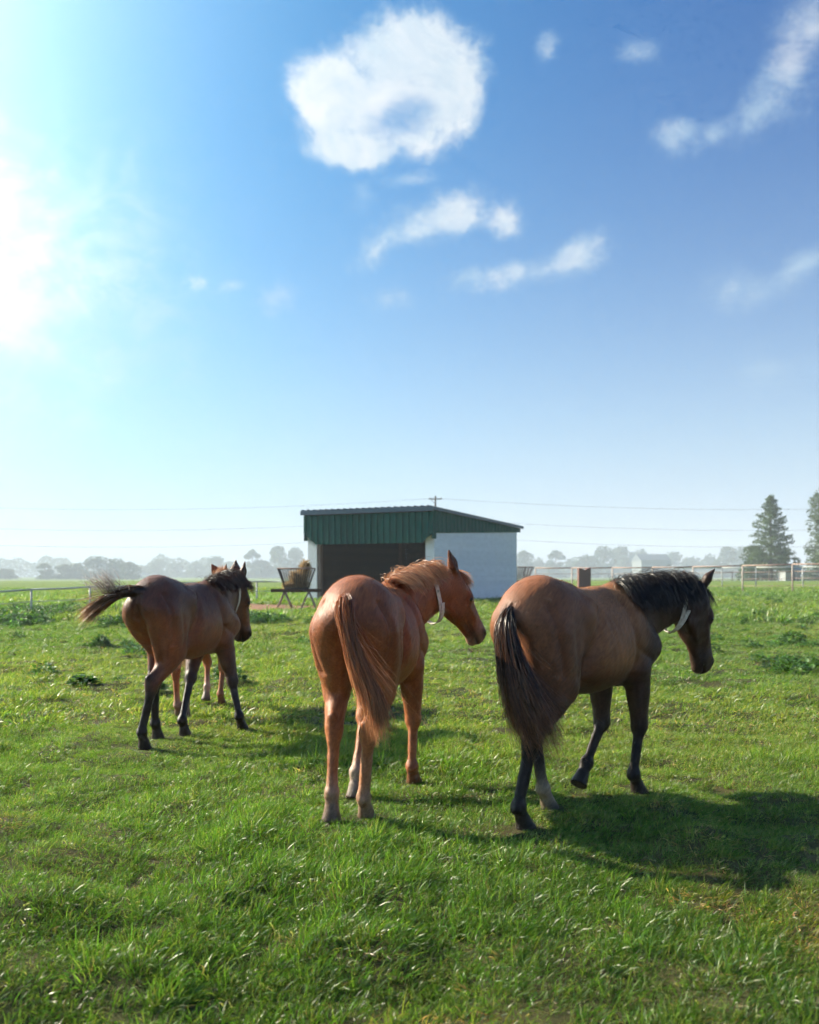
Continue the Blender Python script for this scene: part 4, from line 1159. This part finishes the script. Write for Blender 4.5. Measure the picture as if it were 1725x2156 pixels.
def side_tree(px, ytop, wpx, Y, n, leaf, col, label, seed, shape='round', base=.18, nblob=26):
    x = px_ground(px, Y); z = gz(x, Y); h = CAM_H + (1210-ytop)*Y/2050 - z; w = wpx*Y/2050/2
    tr, cr = make_tree_mesh(seed, w, h, n, leaf, col, shape, .22, base, nblob)
    root = empty('tree', (x, Y, z)); tag(root, label, 'tree'); link('trunk', tr, None, root); link('crown', cr, None, root)
side_tree(1752, 1012, 140, 155., 15000, .17, (.085,.12,.05), 'leafy tall tree cut off by the right edge of the picture', 41, 'round', .06, 60)
side_tree(1590, 1148, 84, 175., 4200, .21, (.075,.115,.045), 'rounded bush at the left foot of the conifer', 42, 'round', .0)
side_tree(1652, 1152, 66, 185., 3000, .21, (.06,.095,.04), 'dark low tree behind the conifer trunk', 43, 'round', .0)
side_tree(1720, 1172, 80, 200., 3000, .22, (.055,.09,.04), 'low dark hedge tree under the tall leafy one', 44, 'round', .0)

# broad-leaved weeds
WEED = leaf_material('weed_leaves', .5, .35, False, .35)
WEED_I = leaf_material('weed_leaves_scattered', .5, .35, True, .35)
def weed_mesh(seed, n, r, h, leaf):
    rs = np.random.RandomState(seed); V = []; F = []; C = []
    for i in range(n):
        th = rs.uniform(0, 2*math.pi); rr = r*math.sqrt(rs.uniform(0,1)); zz = h*(1 - (rr/r)**2)*rs.uniform(.35,1.05) + .02
        c = np.array([rr*math.cos(th), rr*math.sin(th), zz]); d = unit(V3(math.cos(th)+rs.normal()*.5, math.sin(th)+rs.normal()*.5, rs.uniform(-.1,.9)))
        s = unit(np.cross(d, V3(rs.normal()*.3, rs.normal()*.3, 1))); nn = np.cross(s, d); L = leaf*rs.uniform(.6,1.4); W = L*.30; b = len(V)
        V += [c - d*L*.5, c - d*L*.1 - s*W + nn*W*.35, c - d*L*.1 + nn*0, c - d*L*.1 + s*W + nn*W*.35, c + d*L*.25 - s*W*.8 + nn*W*.2, c + d*L*.25, c + d*L*.25 + s*W*.8 + nn*W*.2, c + d*L*.6 - nn*L*.12]
        F += [(b,b+1,b+2),(b,b+2,b+3),(b+1,b+4,b+5),(b+1,b+5,b+2),(b+2,b+5,b+6),(b+2,b+6,b+3),(b+4,b+7,b+5),(b+5,b+7,b+6)]
        col = np.array([.060,.135,.028])*math.exp(rs.normal()*.28); C += [col]*8
    return np_mesh('weed', np.array(V), np.array(F), True, np.array(C))
def weed(px, py, w, h, label, seed, n=260, leaf=.10):
    Y = 16.
    for _ in range(12): Y = (CAM_H - gz(px_ground(px, Y), Y))*2050/(py-1210)
    x = px_ground(px, Y); me = weed_mesh(seed, n, w, h, leaf)
    o = link('weed_clump', me, WEED); o.location = (x, Y, gz(x, Y)); tag(o, label, 'weed', 'broad-leaved weed clumps in the grass')
weed(212, 1366, .20, .22, 'dense dark green weed clump in the grass left of the dark horse hind legs', 1, 380, .065)
weed(266, 1362, .13, .10, 'looser weed clump right beside the dense one near the dark horse', 2, 90, .06)
weed(182, 1362, .09, .08, 'small pale weed sprig at the left of the dense clump', 3, 50, .05)
weed(175, 1452, .16, .13, 'low spreading weed in the left grass in front of the dense clump', 4, 60, .12)
weed(330, 1455, .12, .10, 'small weed close to the dark horse hind hooves, left side', 5, 60, .09)
weed(1568, 1318, .10, .24, 'upright dark weed stalk in the grass right of the bay horse muzzle', 6, 90, .07)
weed(1660, 1395, .20, .10, 'broad flat weed patch near the right edge beyond the bay horse shadow', 7, 130, .06)
weed(1590, 1365, .16, .09, 'low leafy weed patch in the grass right of the bay horse chest', 8, 100, .06)
def weed_band():
    rs = np.random.RandomState(12); ms = [weed_mesh(60+i, 130, .24, .20, .065) for i in range(5)]
    for m in ms: m.materials.append(WEED_I)
    P = []
    def band(x0, x1, y0, y1, n, dens=1.):
        for _ in range(n):
            px, py = rs.uniform(x0, x1), rs.uniform(y0, y1); Y = 22.
            for _k in range(8): Y = (CAM_H - gz(px_ground(px, Y), Y))*2050/(py-1210)
            x = px_ground(px, Y)
            if wave(_W2, x*.7, Y*.4) + rs.normal()*.4 > .1: P.append((x, Y))
    band(-60, 285, 1281, 1318, 520); band(520, 660, 1296, 1312, 90); band(970, 1060, 1264, 1275, 60); band(1500, 1800, 1262, 1420, 80); band(-60, 800, 1325, 1440, 40)
    P = np.array(P); n = len(P); s = rs.uniform(.55, 1.25, (n,1)); 
    scatter('weeds', ms, np.stack([P[:,0], P[:,1], ground_z(P[:,0], P[:,1])], 1), np.stack([np.zeros(n), np.zeros(n), rs.uniform(0,6.28,n)], 1), np.concatenate([s, s, s*rs.uniform(.6,1.2,(n,1))], 1), np.exp(rs.normal(size=(n,1))*.2)*np.ones((1,3)), rs.randint(0, 5, n), 'low broad-leaved weeds growing along the left fence and in the grass')
weed_band()
# ----------------------------------------------------------------------------------------------
# the four horses
# ----------------------------------------------------------------------------------------------
EYE, _nt, _out = new_mat('eye_gloss'); principled(_nt, _out, **{'Base Color': (.012,.008,.006,1), 'Roughness': .08})
COAT_CHESTNUT = coat_material('coat_chestnut', .47, .04, .32, (1,.7,.45))
COAT_BAY = coat_material('coat_bay', .50, .05, .30, (1,.75,.55))
COAT_DARK = coat_material('coat_dark_bay', .46, .05, .36, (1,.8,.65))


def to_local(O, th, p):
    dx, dy = p[0]-O[0], p[1]-O[1]; c, s = math.cos(th), math.sin(th)
    return V3(dx*c + dy*s, -dx*s + dy*c, p[2])
def dir_local(th, v):
    c, s = math.cos(th), math.sin(th); return V3(v[0]*c + v[1]*s, -v[0]*s + v[1]*c, v[2])

GRID_H = .0095
FUZZ_N = 200000
def build_horse(label, O, th, spec, coat, mane, tail, fore, collar, seed, gz=0., scale=1.):
    rs = np.random.RandomState(seed)
    root = empty('horse', (O[0], O[1], gz - .012), th); root.scale = (scale,)*3
    tag(root, label, 'horse', 'horses walking across the pasture')
    B, lm = horse_body(spec)
    V, Q = B.mesh(spec.get('grid', GRID_H))
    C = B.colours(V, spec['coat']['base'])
    C = np.clip(C, .003, .9)
    g = B.grad(V); nrm = g/np.linalg.norm(g, axis=1, keepdims=True)
    # ribs and small unevenness under the skin
    V = muscle_relief(V, nrm)
    rb = spec.get('ribs', .0004)*sstep(-.30,-.12,V[:,0])*sstep(.30,.12,V[:,0])*sstep(.80,.92,V[:,2])*sstep(1.30,1.16,V[:,2])
    V = V + nrm*(rb*np.sin((V[:,0] + .28*(V[:,2]-1.0))*2*math.pi/.062))[:, None]
    V = V + nrm*(.0012*np.sin(V[:,0]*31 + 3*np.sin(V[:,2]*17))*np.sin(V[:,2]*29 + 2*np.sin(V[:,1]*23)))[:, None]
    body = link('body', np_mesh('body', V, Q, True, C), coat, root)
    short_coat('short_hair', V, Q, C, nrm, B, rs, spec.get('fuzz', FUZZ_N), FUZZ, root, spec.get('fuzz_len', .0125))
    hp, S, R = lm['hp'], lm['S'], lm['R']
    for s in (-1, 1):
        bm = bmesh.new(); bmesh.ops.create_uvsphere(bm, u_segments=16, v_segments=10, radius=.0205*S)
        me = bpy.data.meshes.new('eye'); bm.to_mesh(me); bm.free()
        me.polygons.foreach_set('use_smooth', [True]*len(me.polygons))
        e = link('eye', me, EYE, root); e.location = hp(.215, .000, s*.0805)
    # mane: roots along the crest
    nk = lm['neck']; cr = np.array([n[0] + n[3]*(n[4]+.010) for n in nk]); up = np.array([n[3] for n in nk]); lat = np.array([n[2] for n in nk]); tn = np.array([n[1] for n in nk])
    N = mane['n']; t = rs.uniform(mane.get('t0', 1.2), mane.get('t1', 7.7), N)
    i = np.minimum(t.astype(int), 7); f = (t - i)[:, None]
    pick = lambda A: A[i]*(1-f) + A[i+1]*f
    side = rs.normal(size=(N,1))*.012
    roots = pick(cr) + pick(lat)*side - pick(up)*.012
    sg = mane['side']
    spread = rs.normal(size=(N,3))*mane.get('mess', .25)
    d0 = pick(up)*mane.get('up', .9) + pick(lat)*sg*mane.get('lat', .7) + pick(tn)*mane.get('along', .0) + spread
    Lh = mane['len']*rs.uniform(.55, 1.15, N)*(.75 + .25*np.sin(t/8*math.pi))
    st = rs.uniform(size=N) < mane.get('stray', .06)
    d0[st] += pick(up)[st]*1.3; 
    P = grow(B, roots, d0, 9, Lh, rs, mane.get('grav', .34), dir_local(th, mane.get('wind', (0,0,0))), mane.get('wob', .05), .006, mane.get('clump', .6), mane.get('nclump', 46))
    strand_mesh('mane', P, rs, mane.get('w', .0015), mane['c0'], mane['c1'], HAIR, root)
    # forelock
    N = fore['n']
    roots = np.array([hp(0,0,0)]*N) + (R @ (np.stack([rs.uniform(-.01,.04,N), .055+rs.normal(size=N)*.006, rs.normal(size=N)*.022]))).T
    d0 = (R @ np.stack([.9+rs.normal(size=N)*.3, .5+rs.normal(size=N)*.25, rs.normal(size=N)*.35])).T
    P = grow(B, roots, d0, 7, fore['len']*rs.uniform(.6,1.1,N), rs, .25, dir_local(th, fore.get('wind', (0,0,0))), .13, .005, .5, 14)
    strand_mesh('forelock', P, rs, .0016, fore['c0'], fore['c1'], HAIR, root)
    # tail: strands leave the dock and follow the tail's sweep
    N = tail['n']; dk = np.array(lm['dock']); K = np.array([V3(*p) for p in tail['curve']])
    seg = np.concatenate([[0], np.cumsum(np.linalg.norm(np.diff(K, axis=0), axis=1))]); seg /= seg[-1]
    ts = np.linspace(0, 1, 40)
    # smooth spline through the sweep points
    def interp(x):
        out = np.zeros((len(x), 3))
        for a in range(3): out[:, a] = np.interp(x, seg, K[:, a])
        return out
    dense = interp(ts)
    for _ in range(6): dense[1:-1] = .5*dense[1:-1] + .25*(dense[:-2] + dense[2:])
    dT = np.gradient(dense, axis=0); dT /= np.linalg.norm(dT, axis=1, keepdims=True)
    a1 = np.cross(dT, V3(*tail.get('flat', (1,0,0)))); a1 /= np.linalg.norm(a1, axis=1, keepdims=True); a2 = np.cross(dT, a1)
    n = 12; T0 = rs.uniform(0, tail.get('rootspan', .32), N)**1.; T1 = np.clip(T0 + rs.uniform(.45, 1., N)*(1.02 - T0) + .05, 0, 1)
    nc = tail.get('nclump', 60)
    cl = rs.randint(0, nc, N); ca = rs.uniform(0, 2*math.pi, nc); crr = np.sqrt(rs.uniform(0, 1, nc)); cend = rs.uniform(.72, 1.0, nc)
    ang = ca[cl] + rs.normal(size=N)*.35; rad = np.clip(crr[cl] + rs.normal(size=N)*.15, 0, 1.15)
    T1 = T0 + (np.maximum(T1, T0+.3) - T0)*1.0; T1 = np.minimum(T1, cend[cl] + rs.normal(size=N)*.04); T1 = np.clip(T1, T0+.1, 1.)
    u = np.linspace(0, 1, n)[None]; tt = T0[:, None] + (T1 - T0)[:, None]*u
    wid = np.interp(tt, np.linspace(0, 1, len(tail['width'])), tail['width'])
    ease = np.minimum(1, .35 + u*2.2)
    ix = np.clip(tt*39, 0, 38.999); i0 = ix.astype(int); ff = (ix - i0)[..., None]
    cen = dense[i0]*(1-ff) + dense[i0+1]*ff; A1 = a1[i0]; A2 = a2[i0]
    twist = tail.get('twist', .8)*(tt - .3)
    r_ = (rad[:, None]*wid*ease)
    P = cen + A1*(r_*np.cos(ang[:, None] + twist))[..., None] + A2*(r_*np.sin(ang[:, None] + twist)*tail.get('thick', .55))[..., None]
    wv = rs.normal(size=(N,1,3))*.5 + rs.normal(size=(nc,3))[cl][:, None]
    P = P + wv*(tt**2)[..., None]*tail.get('fray', .02) + np.sin(tt*9 + rs.uniform(0,6,(N,1)))[..., None]*rs.normal(size=(N,1,3))*.004
    fl = rs.uniform(size=N) < tail.get('fly', .012)
    P[fl] += (rs.normal(size=(fl.sum(),1,3))*.05 + dir_local(th, tail.get('wind', (0,0,0))))*(u[..., None]**1.5)
    q = P.reshape(-1, 3); v = B.eval(q); m = v < .006
    gq = B.grad(q[m]); gq /= np.linalg.norm(gq, axis=1, keepdims=True)+1e-9; q[m] += gq*(.006 - v[m])[:, None]
    P = q.reshape(P.shape)
    strand_mesh('tail', P, rs, tail.get('w', .0016), tail['c0'], tail['c1'], HAIR, root)
    if tail.get('extra') is not None:
        tail['extra'](root, B, lm, rs, th)
    if collar: build_collar(root, B, lm, collar, rs)
    return root, B, lm

STRAP, _nt, _out = new_mat('cream_strap'); _p = principled(_nt, _out, **{'Roughness': .6})
_n = node(_nt, 'ShaderNodeTexNoise', i_Scale=60., i_Detail=4.); _r = node(_nt, 'ShaderNodeValToRGB')
_r.color_ramp.elements[0].position = .3; _r.color_ramp.elements[0].color = (.55,.45,.33,1); _r.color_ramp.elements[1].position = .65; _r.color_ramp.elements[1].color = (.80,.75,.66,1)
_tc = node(_nt, 'ShaderNodeTexCoord'); _nt.links.new(_tc.outputs['Object'], _n.inputs['Vector']); _nt.links.new(_n.outputs['Fac'], _r.inputs[0]); _nt.links.new(_r.outputs[0], _p.inputs['Base Color'])
PAINT, _nt, _out = new_mat('green_marker'); principled(_nt, _out, **{'Base Color': (.03,.16,.08,1), 'Roughness': .6})
BUCKLE, _nt, _out = new_mat('dull_brass'); principled(_nt, _out, **{'Base Color': (.35,.27,.14,1), 'Roughness': .4, 'Metallic': .8})

def band(path, out, w, th, wdir):
    """closed or open strap: path (n,3), outward normals, half width along wdir, thickness"""
    n = len(path); V = []
    for p, o, d in zip(path, out, wdir):
        V += [p + d*w, p - d*w, p - d*w + o*th, p + d*w + o*th]
    return V
def build_collar(root, B, lm, spec, rs):
    nk = lm['neck']; t = spec['t']; i = int(t); f = t - i
    c = nk[i][0]*(1-f) + nk[i+1][0]*f; lat = unit(nk[i][2]*(1-f) + nk[i+1][2]*f); up = unit(nk[i][3]*(1-f) + nk[i+1][3]*f)
    tan = unit(np.cross(lat, up)); 
    if tan @ nk[i][1] < 0: tan = -tan
    # tilt the loop so that it hangs forward under the throat
    a = math.radians(spec.get('tilt', 0.)); up2 = up*math.cos(a) - tan*math.sin(a); tan2 = np.cross(lat, up2); tan2 = tan2 if tan2 @ tan > 0 else -tan2
    n = 64; ph = np.linspace(0, 2*math.pi, n, endpoint=False)
    d = np.cos(ph)[:, None]*up2 + np.sin(ph)[:, None]*(-lat)          # phi 0 at the crest, pi/2 on the right side
    # march outward to the surface
    r = np.full(n, .03)
    for _ in range(60):
        v = B.eval(c + d*r[:, None]); r = r + np.where(v < .006, np.maximum(.004, -v*.5), 0)
    # the loop hangs loose: pointed under the throat
    hang = spec.get('hang', .07)*np.maximum(0, -np.cos(ph))**2.2
    r = np.maximum(r, np.convolve(np.tile(r, 3), np.ones(5)/5, 'same')[n:2*n]) + hang + spec.get('over', .007)
    path = c + d*r[:, None]
    # keep the loose part outside of the jaw and neck
    wd = np.repeat(tan2[None], n, 0)
    if 'wb' in spec: wd = wd
    w, th = .0165, .004
    V = band(path, d, w, th, wd); F = []
    for k in range(n):
        a0, b0 = k*4, ((k+1) % n)*4
        F += [(a0, b0, b0+1, a0+1), (a0+1, b0+1, b0+2, a0+2), (a0+2, b0+2, b0+3, a0+3), (a0+3, b0+3, b0, a0)]
    me = bpy.data.meshes.new('collar'); me.from_pydata([tuple(x) for x in V], [], F); me.update()
    col = link('collar', me, STRAP, root); col['label'] = spec['label']
    # loose end of the strap on the right side
    if spec.get('tongue'):
        k0 = int(n*.46); ks = np.arange(k0, int(n*.25), -1)
        tp = []; to = []
        for j, k in enumerate(ks):
            e = j/(len(ks)-1)
            tp.append(path[k] + d[k]*(.006 + .004*e) + tan2*(spec['tongue']*e)); to.append(d[k])
        L = int(len(ks)*.75)
        Vt = band(np.array(tp[:L]), np.array(to[:L]), w*.95, .003, wd[:L]); Ft = []
        for k in range(L-1):
            a0, b0 = k*4, (k+1)*4
            Ft += [(a0, b0, b0+1, a0+1), (a0+1, b0+1, b0+2, a0+2), (a0+2, b0+2, b0+3, a0+3), (a0+3, b0+3, b0, a0)]
        Ft += [(0,1,2,3), ((L-1)*4+3, (L-1)*4+2, (L-1)*4+1, (L-1)*4)]
        me = bpy.data.meshes.new('strap_end'); me.from_pydata([tuple(x) for x in Vt], [], Ft); me.update()
        link('strap_end', me, STRAP, col)
        mb = Mesh(); p = path[n//2] + d[n//2]*.006
        mb.tube([p - lat*.012, p + lat*.012], .007, 8); mb.build('buckle', BUCKLE, col, True)
    # painted digits, one below another along the strap on the right side
    SEG = {'0': [[(-.6,-.6),(-.6,.6),(-.2,1),(.2,1),(.6,.6),(.6,-.6),(.2,-1),(-.2,-1),(-.6,-.6)]],
           '1': [[(-.35,.6),(0,1),(0,-1)]],
           '2': [[(-.6,.6),(-.2,1),(.3,1),(.6,.6),(.5,.1),(-.6,-1),(.65,-1)]],
           '8': [[(0,.05),(-.5,.35),(-.5,.75),(0,1),(.5,.75),(.5,.35),(0,.05),(-.6,-.3),(-.6,-.75),(0,-1),(.6,-.75),(.6,-.3),(0,.05)]]}
    for j, ch in enumerate(spec.get('digits', '')):
        phc = spec.get('phi0', .75) + j*spec.get('dphi', .30)
        mb = Mesh()
        for line in SEG[ch]:
            P3 = []
            for (x, y) in line:
                # glyphs stand on their side: reading direction runs down the strap, tops towards the head
                pa = phc + x*.10*spec.get('gw', 1.); kk = pa/(2*math.pi)*n; k0 = int(kk) % n; k1 = (k0+1) % n; ff = kk - int(kk)
                q = path[k0]*(1-ff) + path[k1]*ff; o = unit(d[k0]*(1-ff) + d[k1]*ff)
                P3.append(q + o*(th + .0008) + tan2*y*.0105)
            mb.tube([tuple(p) for p in P3], .0018, 5)
        mb.build('painted_digit', PAINT, col)
CHEST = dict(base=lambda P: np.stack([0.29 + .06*sstep(1.1,.75,P[...,2]), .088 + .028*sstep(1.1,.75,P[...,2]), .030 + .010*sstep(1.1,.75,P[...,2])], -1),
             point=lambda p, st: None if st != 2 else (.30,.095,.035), muzzle=((.45,.24,.16), (.52,.36,.27)),
             sock=dict(lh=((.36,.22,.15),.7), rh=((.44,.28,.18),2.2), lf=((.45,.34,.27),1.)), hoof=(.07,.045,.03))
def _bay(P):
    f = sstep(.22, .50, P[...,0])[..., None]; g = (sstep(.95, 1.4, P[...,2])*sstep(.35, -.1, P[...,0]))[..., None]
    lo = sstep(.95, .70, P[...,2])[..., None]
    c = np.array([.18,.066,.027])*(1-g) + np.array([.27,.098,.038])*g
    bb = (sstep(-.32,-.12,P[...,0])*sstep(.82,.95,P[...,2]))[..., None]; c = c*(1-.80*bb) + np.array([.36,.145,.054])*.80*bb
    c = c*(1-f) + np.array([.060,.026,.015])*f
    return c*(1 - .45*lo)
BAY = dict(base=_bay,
           point=lambda p, st: (.024,.016,.012) if st >= .9 else (.075,.034,.020), muzzle=((.07,.035,.022), (.10,.06,.042)),
           sock=dict(lh=((.40,.30,.19),.7)), hoof=(.03,.024,.02), dock=(.02,.014,.012))
DARK = dict(base=lambda P: np.stack([0.125 + .16*sstep(1.30,.95,P[...,2]), .044 + .045*sstep(1.30,.95,P[...,2]), .022 + .012*sstep(1.2,.85,P[...,2])], -1),
            point=lambda p, st: (.020,.014,.012) if st >= .9 else (.13,.060,.034), muzzle=((.10,.05,.03), (.03,.02,.018)), hoof=(.05,.035,.028), dock=(.02,.014,.012))

def H(O, th, hooves, poll_w, muz_w, face_w, coat, dock, ears=((-.8,.35,-.25),(-.8,.35,.25)), **kw):
    s = dict(kw); s['coat'] = coat; s['dock'] = dock
    for k, v in hooves.items(): s[k] = v
    s['poll'] = to_local(O, th, poll_w); s['muzzle'] = to_local(O, th, muz_w); s['face'] = unit(dir_local(th, face_w))
    s['ear_r'], s['ear_l'] = ears
    return s

# bay horse on the right
O3, TH3 = (1.145, 6.373), R_(47)
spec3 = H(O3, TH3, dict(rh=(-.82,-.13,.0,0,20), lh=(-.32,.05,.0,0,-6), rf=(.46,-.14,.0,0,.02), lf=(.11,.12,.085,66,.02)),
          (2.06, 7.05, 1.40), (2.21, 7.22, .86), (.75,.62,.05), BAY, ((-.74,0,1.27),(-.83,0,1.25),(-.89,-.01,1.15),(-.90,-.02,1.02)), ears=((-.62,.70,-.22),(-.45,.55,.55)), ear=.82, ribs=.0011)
build_horse('brown bay horse with black mane, hanging tail and lowered head, one pale hind sock', O3, TH3, spec3, COAT_BAY,
    dict(n=5200, w=.0010, clump=.5, nclump=80, len=.36, side=-1, up=.24, lat=.9, c0=(.016,.012,.011), c1=(.03,.019,.014), wind=(.10,-.02,.03), mess=.28, stray=.05, grav=.42),
    dict(n=4500, curve=((-.76,0,1.29),(-.85,-.01,1.28),(-.90,-.03,1.16),(-.90,-.07,.98),(-.89,-.13,.80),(-.86,-.21,.62),(-.81,-.29,.47)), width=(.035,.062,.070,.080,.092,.105,.10,.06), c0=(.016,.012,.011), c1=(.24,.095,.040), fray=.06, wind=(.16,0,.02), flat=(1,0,0)),
    dict(n=300, len=.2, c0=(.016,.012,.011), c1=(.05,.028,.018)),
    dict(t=6.75, tilt=-16, hang=.035, label='cream leather neck strap with faint green marks and a loose end', tongue=.05, digits='20', phi0=.95, dphi=.3), 31)
# chestnut horse in the middle
O2, TH2 = (-.215, 6.50), R_(78)
spec2 = H(O2, TH2, dict(lh=(-.72,.105,.02,30,14), rh=(-.55,-.07,.0,0,2), rf=(.44,-.16,.0,0,.0), lf=(-.10,.13,.02,40,-.03)),
          (.300, 7.36, 1.49), (.53, 7.56, 1.12), (.72,.48,.50), CHEST, ((-.72,0,1.29),(-.81,0,1.33),(-.89,-.02,1.27),(-.92,-.05,1.14)),
          ears=((-.97,.12,-.12),(-.6,-.15,.75)), ear=1.08, head=1.07)
build_horse('chestnut horse with reddish tail and pale hind socks between two brown horses', O2, TH2, spec2, COAT_CHESTNUT,
    dict(n=3000, len=.25, t1=7.0, side=-1, up=.30, lat=.85, c0=(.36,.13,.050), c1=(.68,.34,.16), wind=(.13,-.02,.05), mess=.42, stray=.12, grav=.27, clump=.75, nclump=34),
    dict(n=4800, curve=((-.74,0,1.34),(-.85,-.01,1.37),(-.93,-.03,1.27),(-.95,-.08,1.10),(-.94,-.14,.93),(-.92,-.21,.76),(-.89,-.24,.55)), width=(.045,.060,.046,.036,.036,.042,.048,.036), c0=(.27,.080,.030), c1=(.48,.20,.085), fray=.035, twist=1.6, wind=(.14,0,.03)),
    dict(n=380, len=.2, c0=(.38,.14,.055), c1=(.66,.33,.16)),
    dict(t=6.1, tilt=0, hang=.045, label='cream leather neck strap with green painted number', tongue=.03, digits='108', phi0=.72, dphi=.34), 32)
# dark horse on the left
O1, TH1 = (-2.045, 8.975), R_(72)
def hoof1(x, y, *r):
    p = to_local(O1, TH1, (x, y, 0)); return (p[0], p[1]) + r
def plume(root, B, lm, rs, th):
    """the hairs of the swished tail that stand up in the wind"""
    N = 240
    base = np.array([-.90, .22, 1.36]); roots = base + rs.normal(size=(N,3))*np.array([.03,.07,.025])
    d0 = np.array([-.2, .55, .9]) + rs.normal(size=(N,3))*.30
    P = grow(None, roots, d0, 9, .22*rs.uniform(.5,1.2,N), rs, .02, dir_local(th, (-.06,0,.02)), .10, .0, .6, 14)
    strand_mesh('tail_wisp', P, rs, .0018, (.22,.17,.14), (.62,.56,.50), HAIR, root)  # silvery sunlight on the wisp put into its strand colours
spec1 = H(O1, TH1, dict(rh=hoof1(-2.25,8.27,.0,12,12), lh=hoof1(-2.27,8.79,.0,10,-4), rf=hoof1(-1.6,9.34,.0,0,.03), lf=hoof1(-2.07,8.98,.0,8,-.02)),
          (-1.74, 9.80, 1.44), (-1.66, 10.0, .93), (.65,.75,.1), DARK, ((-.70,0,1.31),(-.78,.01,1.35),(-.84,.08,1.34),(-.87,.17,1.30)),
          ears=((-.92,.25,-.15),(-.75,.5,.3)), width=.95)
build_horse('dark brown horse swishing its tail out sideways', O1, TH1, spec1, COAT_DARK,
    dict(n=4000, len=.26, side=-1, up=.25, lat=.9, c0=(.025,.016,.013), c1=(.10,.045,.026), wind=(.12,-.02,.05), mess=.30, stray=.06, grav=.38),
    dict(n=2800, curve=((-.72,0,1.34),(-.80,.02,1.385),(-.86,.09,1.37),(-.89,.19,1.31),(-.91,.29,1.25),(-.93,.38,1.18),(-.94,.46,1.09)), width=(.028,.046,.052,.056,.052,.044,.032,.018), c0=(.03,.019,.015), c1=(.34,.16,.065), fray=.035, fly=.03, wind=(-.1,0,.05), flat=(0,0,1), extra=plume),
    dict(n=350, len=.2, c0=(.03,.018,.014), c1=(.12,.055,.03), wind=(.15,0,.05)),
    dict(t=5.8, tilt=-4, hang=.0, label='white neck strap'), 33)
# horse hidden behind the dark one
O4, TH4 = (-2.30, 10.75), R_(84)
spec4 = H(O4, TH4, dict(rh=(-.64,-.03,.0,25,10), lh=(-.60,.06,.0,0,6), rf=(.45,-.12,.0,0,.0), lf=(.42,.08,.06,45,.0)),
          (-2.26, 11.78, 1.60), (-2.20, 12.2, 1.20), (.15,.9,.45), CHEST, ((-.74,0,1.27),(-.84,0,1.27),(-.90,0,1.18),(-.91,-.02,1.05)),
          ears=((-.95,.1,-.2),(-.95,.1,.2)), grid=.013, fuzz=30000)
build_horse('chestnut horse mostly hidden behind the dark brown one, ears and tousled forelock showing', O4, TH4, spec4, COAT_CHESTNUT,
    dict(n=1500, len=.2, side=-1, up=1.2, lat=.3, c0=(.20,.08,.035), c1=(.40,.19,.10), wind=(.06,0,.1), mess=.4, stray=.15, grav=.16),
    dict(n=1000, curve=((-.76,0,1.30),(-.86,0,1.29),(-.915,-.01,1.20),(-.93,-.02,1.02),(-.94,-.05,.85),(-.92,-.08,.70),(-.88,-.1,.55)), width=(.035,.08,.085,.09,.10,.105,.09,.05), c0=(.22,.085,.036), c1=(.42,.20,.105)),
    dict(n=300, len=.15, c0=(.28,.10,.04), c1=(.46,.21,.1), wind=(.1,-.1,.5)), None, 34, 0., .92)
# ----------------------------------------------------------------------------------------------
# the hazy air
# ----------------------------------------------------------------------------------------------
def build_haze():
    mb = Mesh(); mb.box(-1290, 1290, -60, 1290, -4., 44.)
    m = bpy.data.materials.new('haze_air'); m.use_nodes = True; nt = m.node_tree; nt.nodes.clear()
    out = nt.nodes.new('ShaderNodeOutputMaterial'); v = nt.nodes.new('ShaderNodeVolumePrincipled')
    v.inputs['Color'].default_value = HAZE_COL; v.inputs['Density'].default_value = HAZE_D; v.inputs['Anisotropy'].default_value = .05
    nt.links.new(v.outputs[0], out.inputs['Volume'])
    o = mb.build('haze', m); tag(o, 'thin pale haze over the fields', None, None, 'stuff')
HAZE_COL, HAZE_D = (.78, .89, .96, 1), .00085
build_haze()
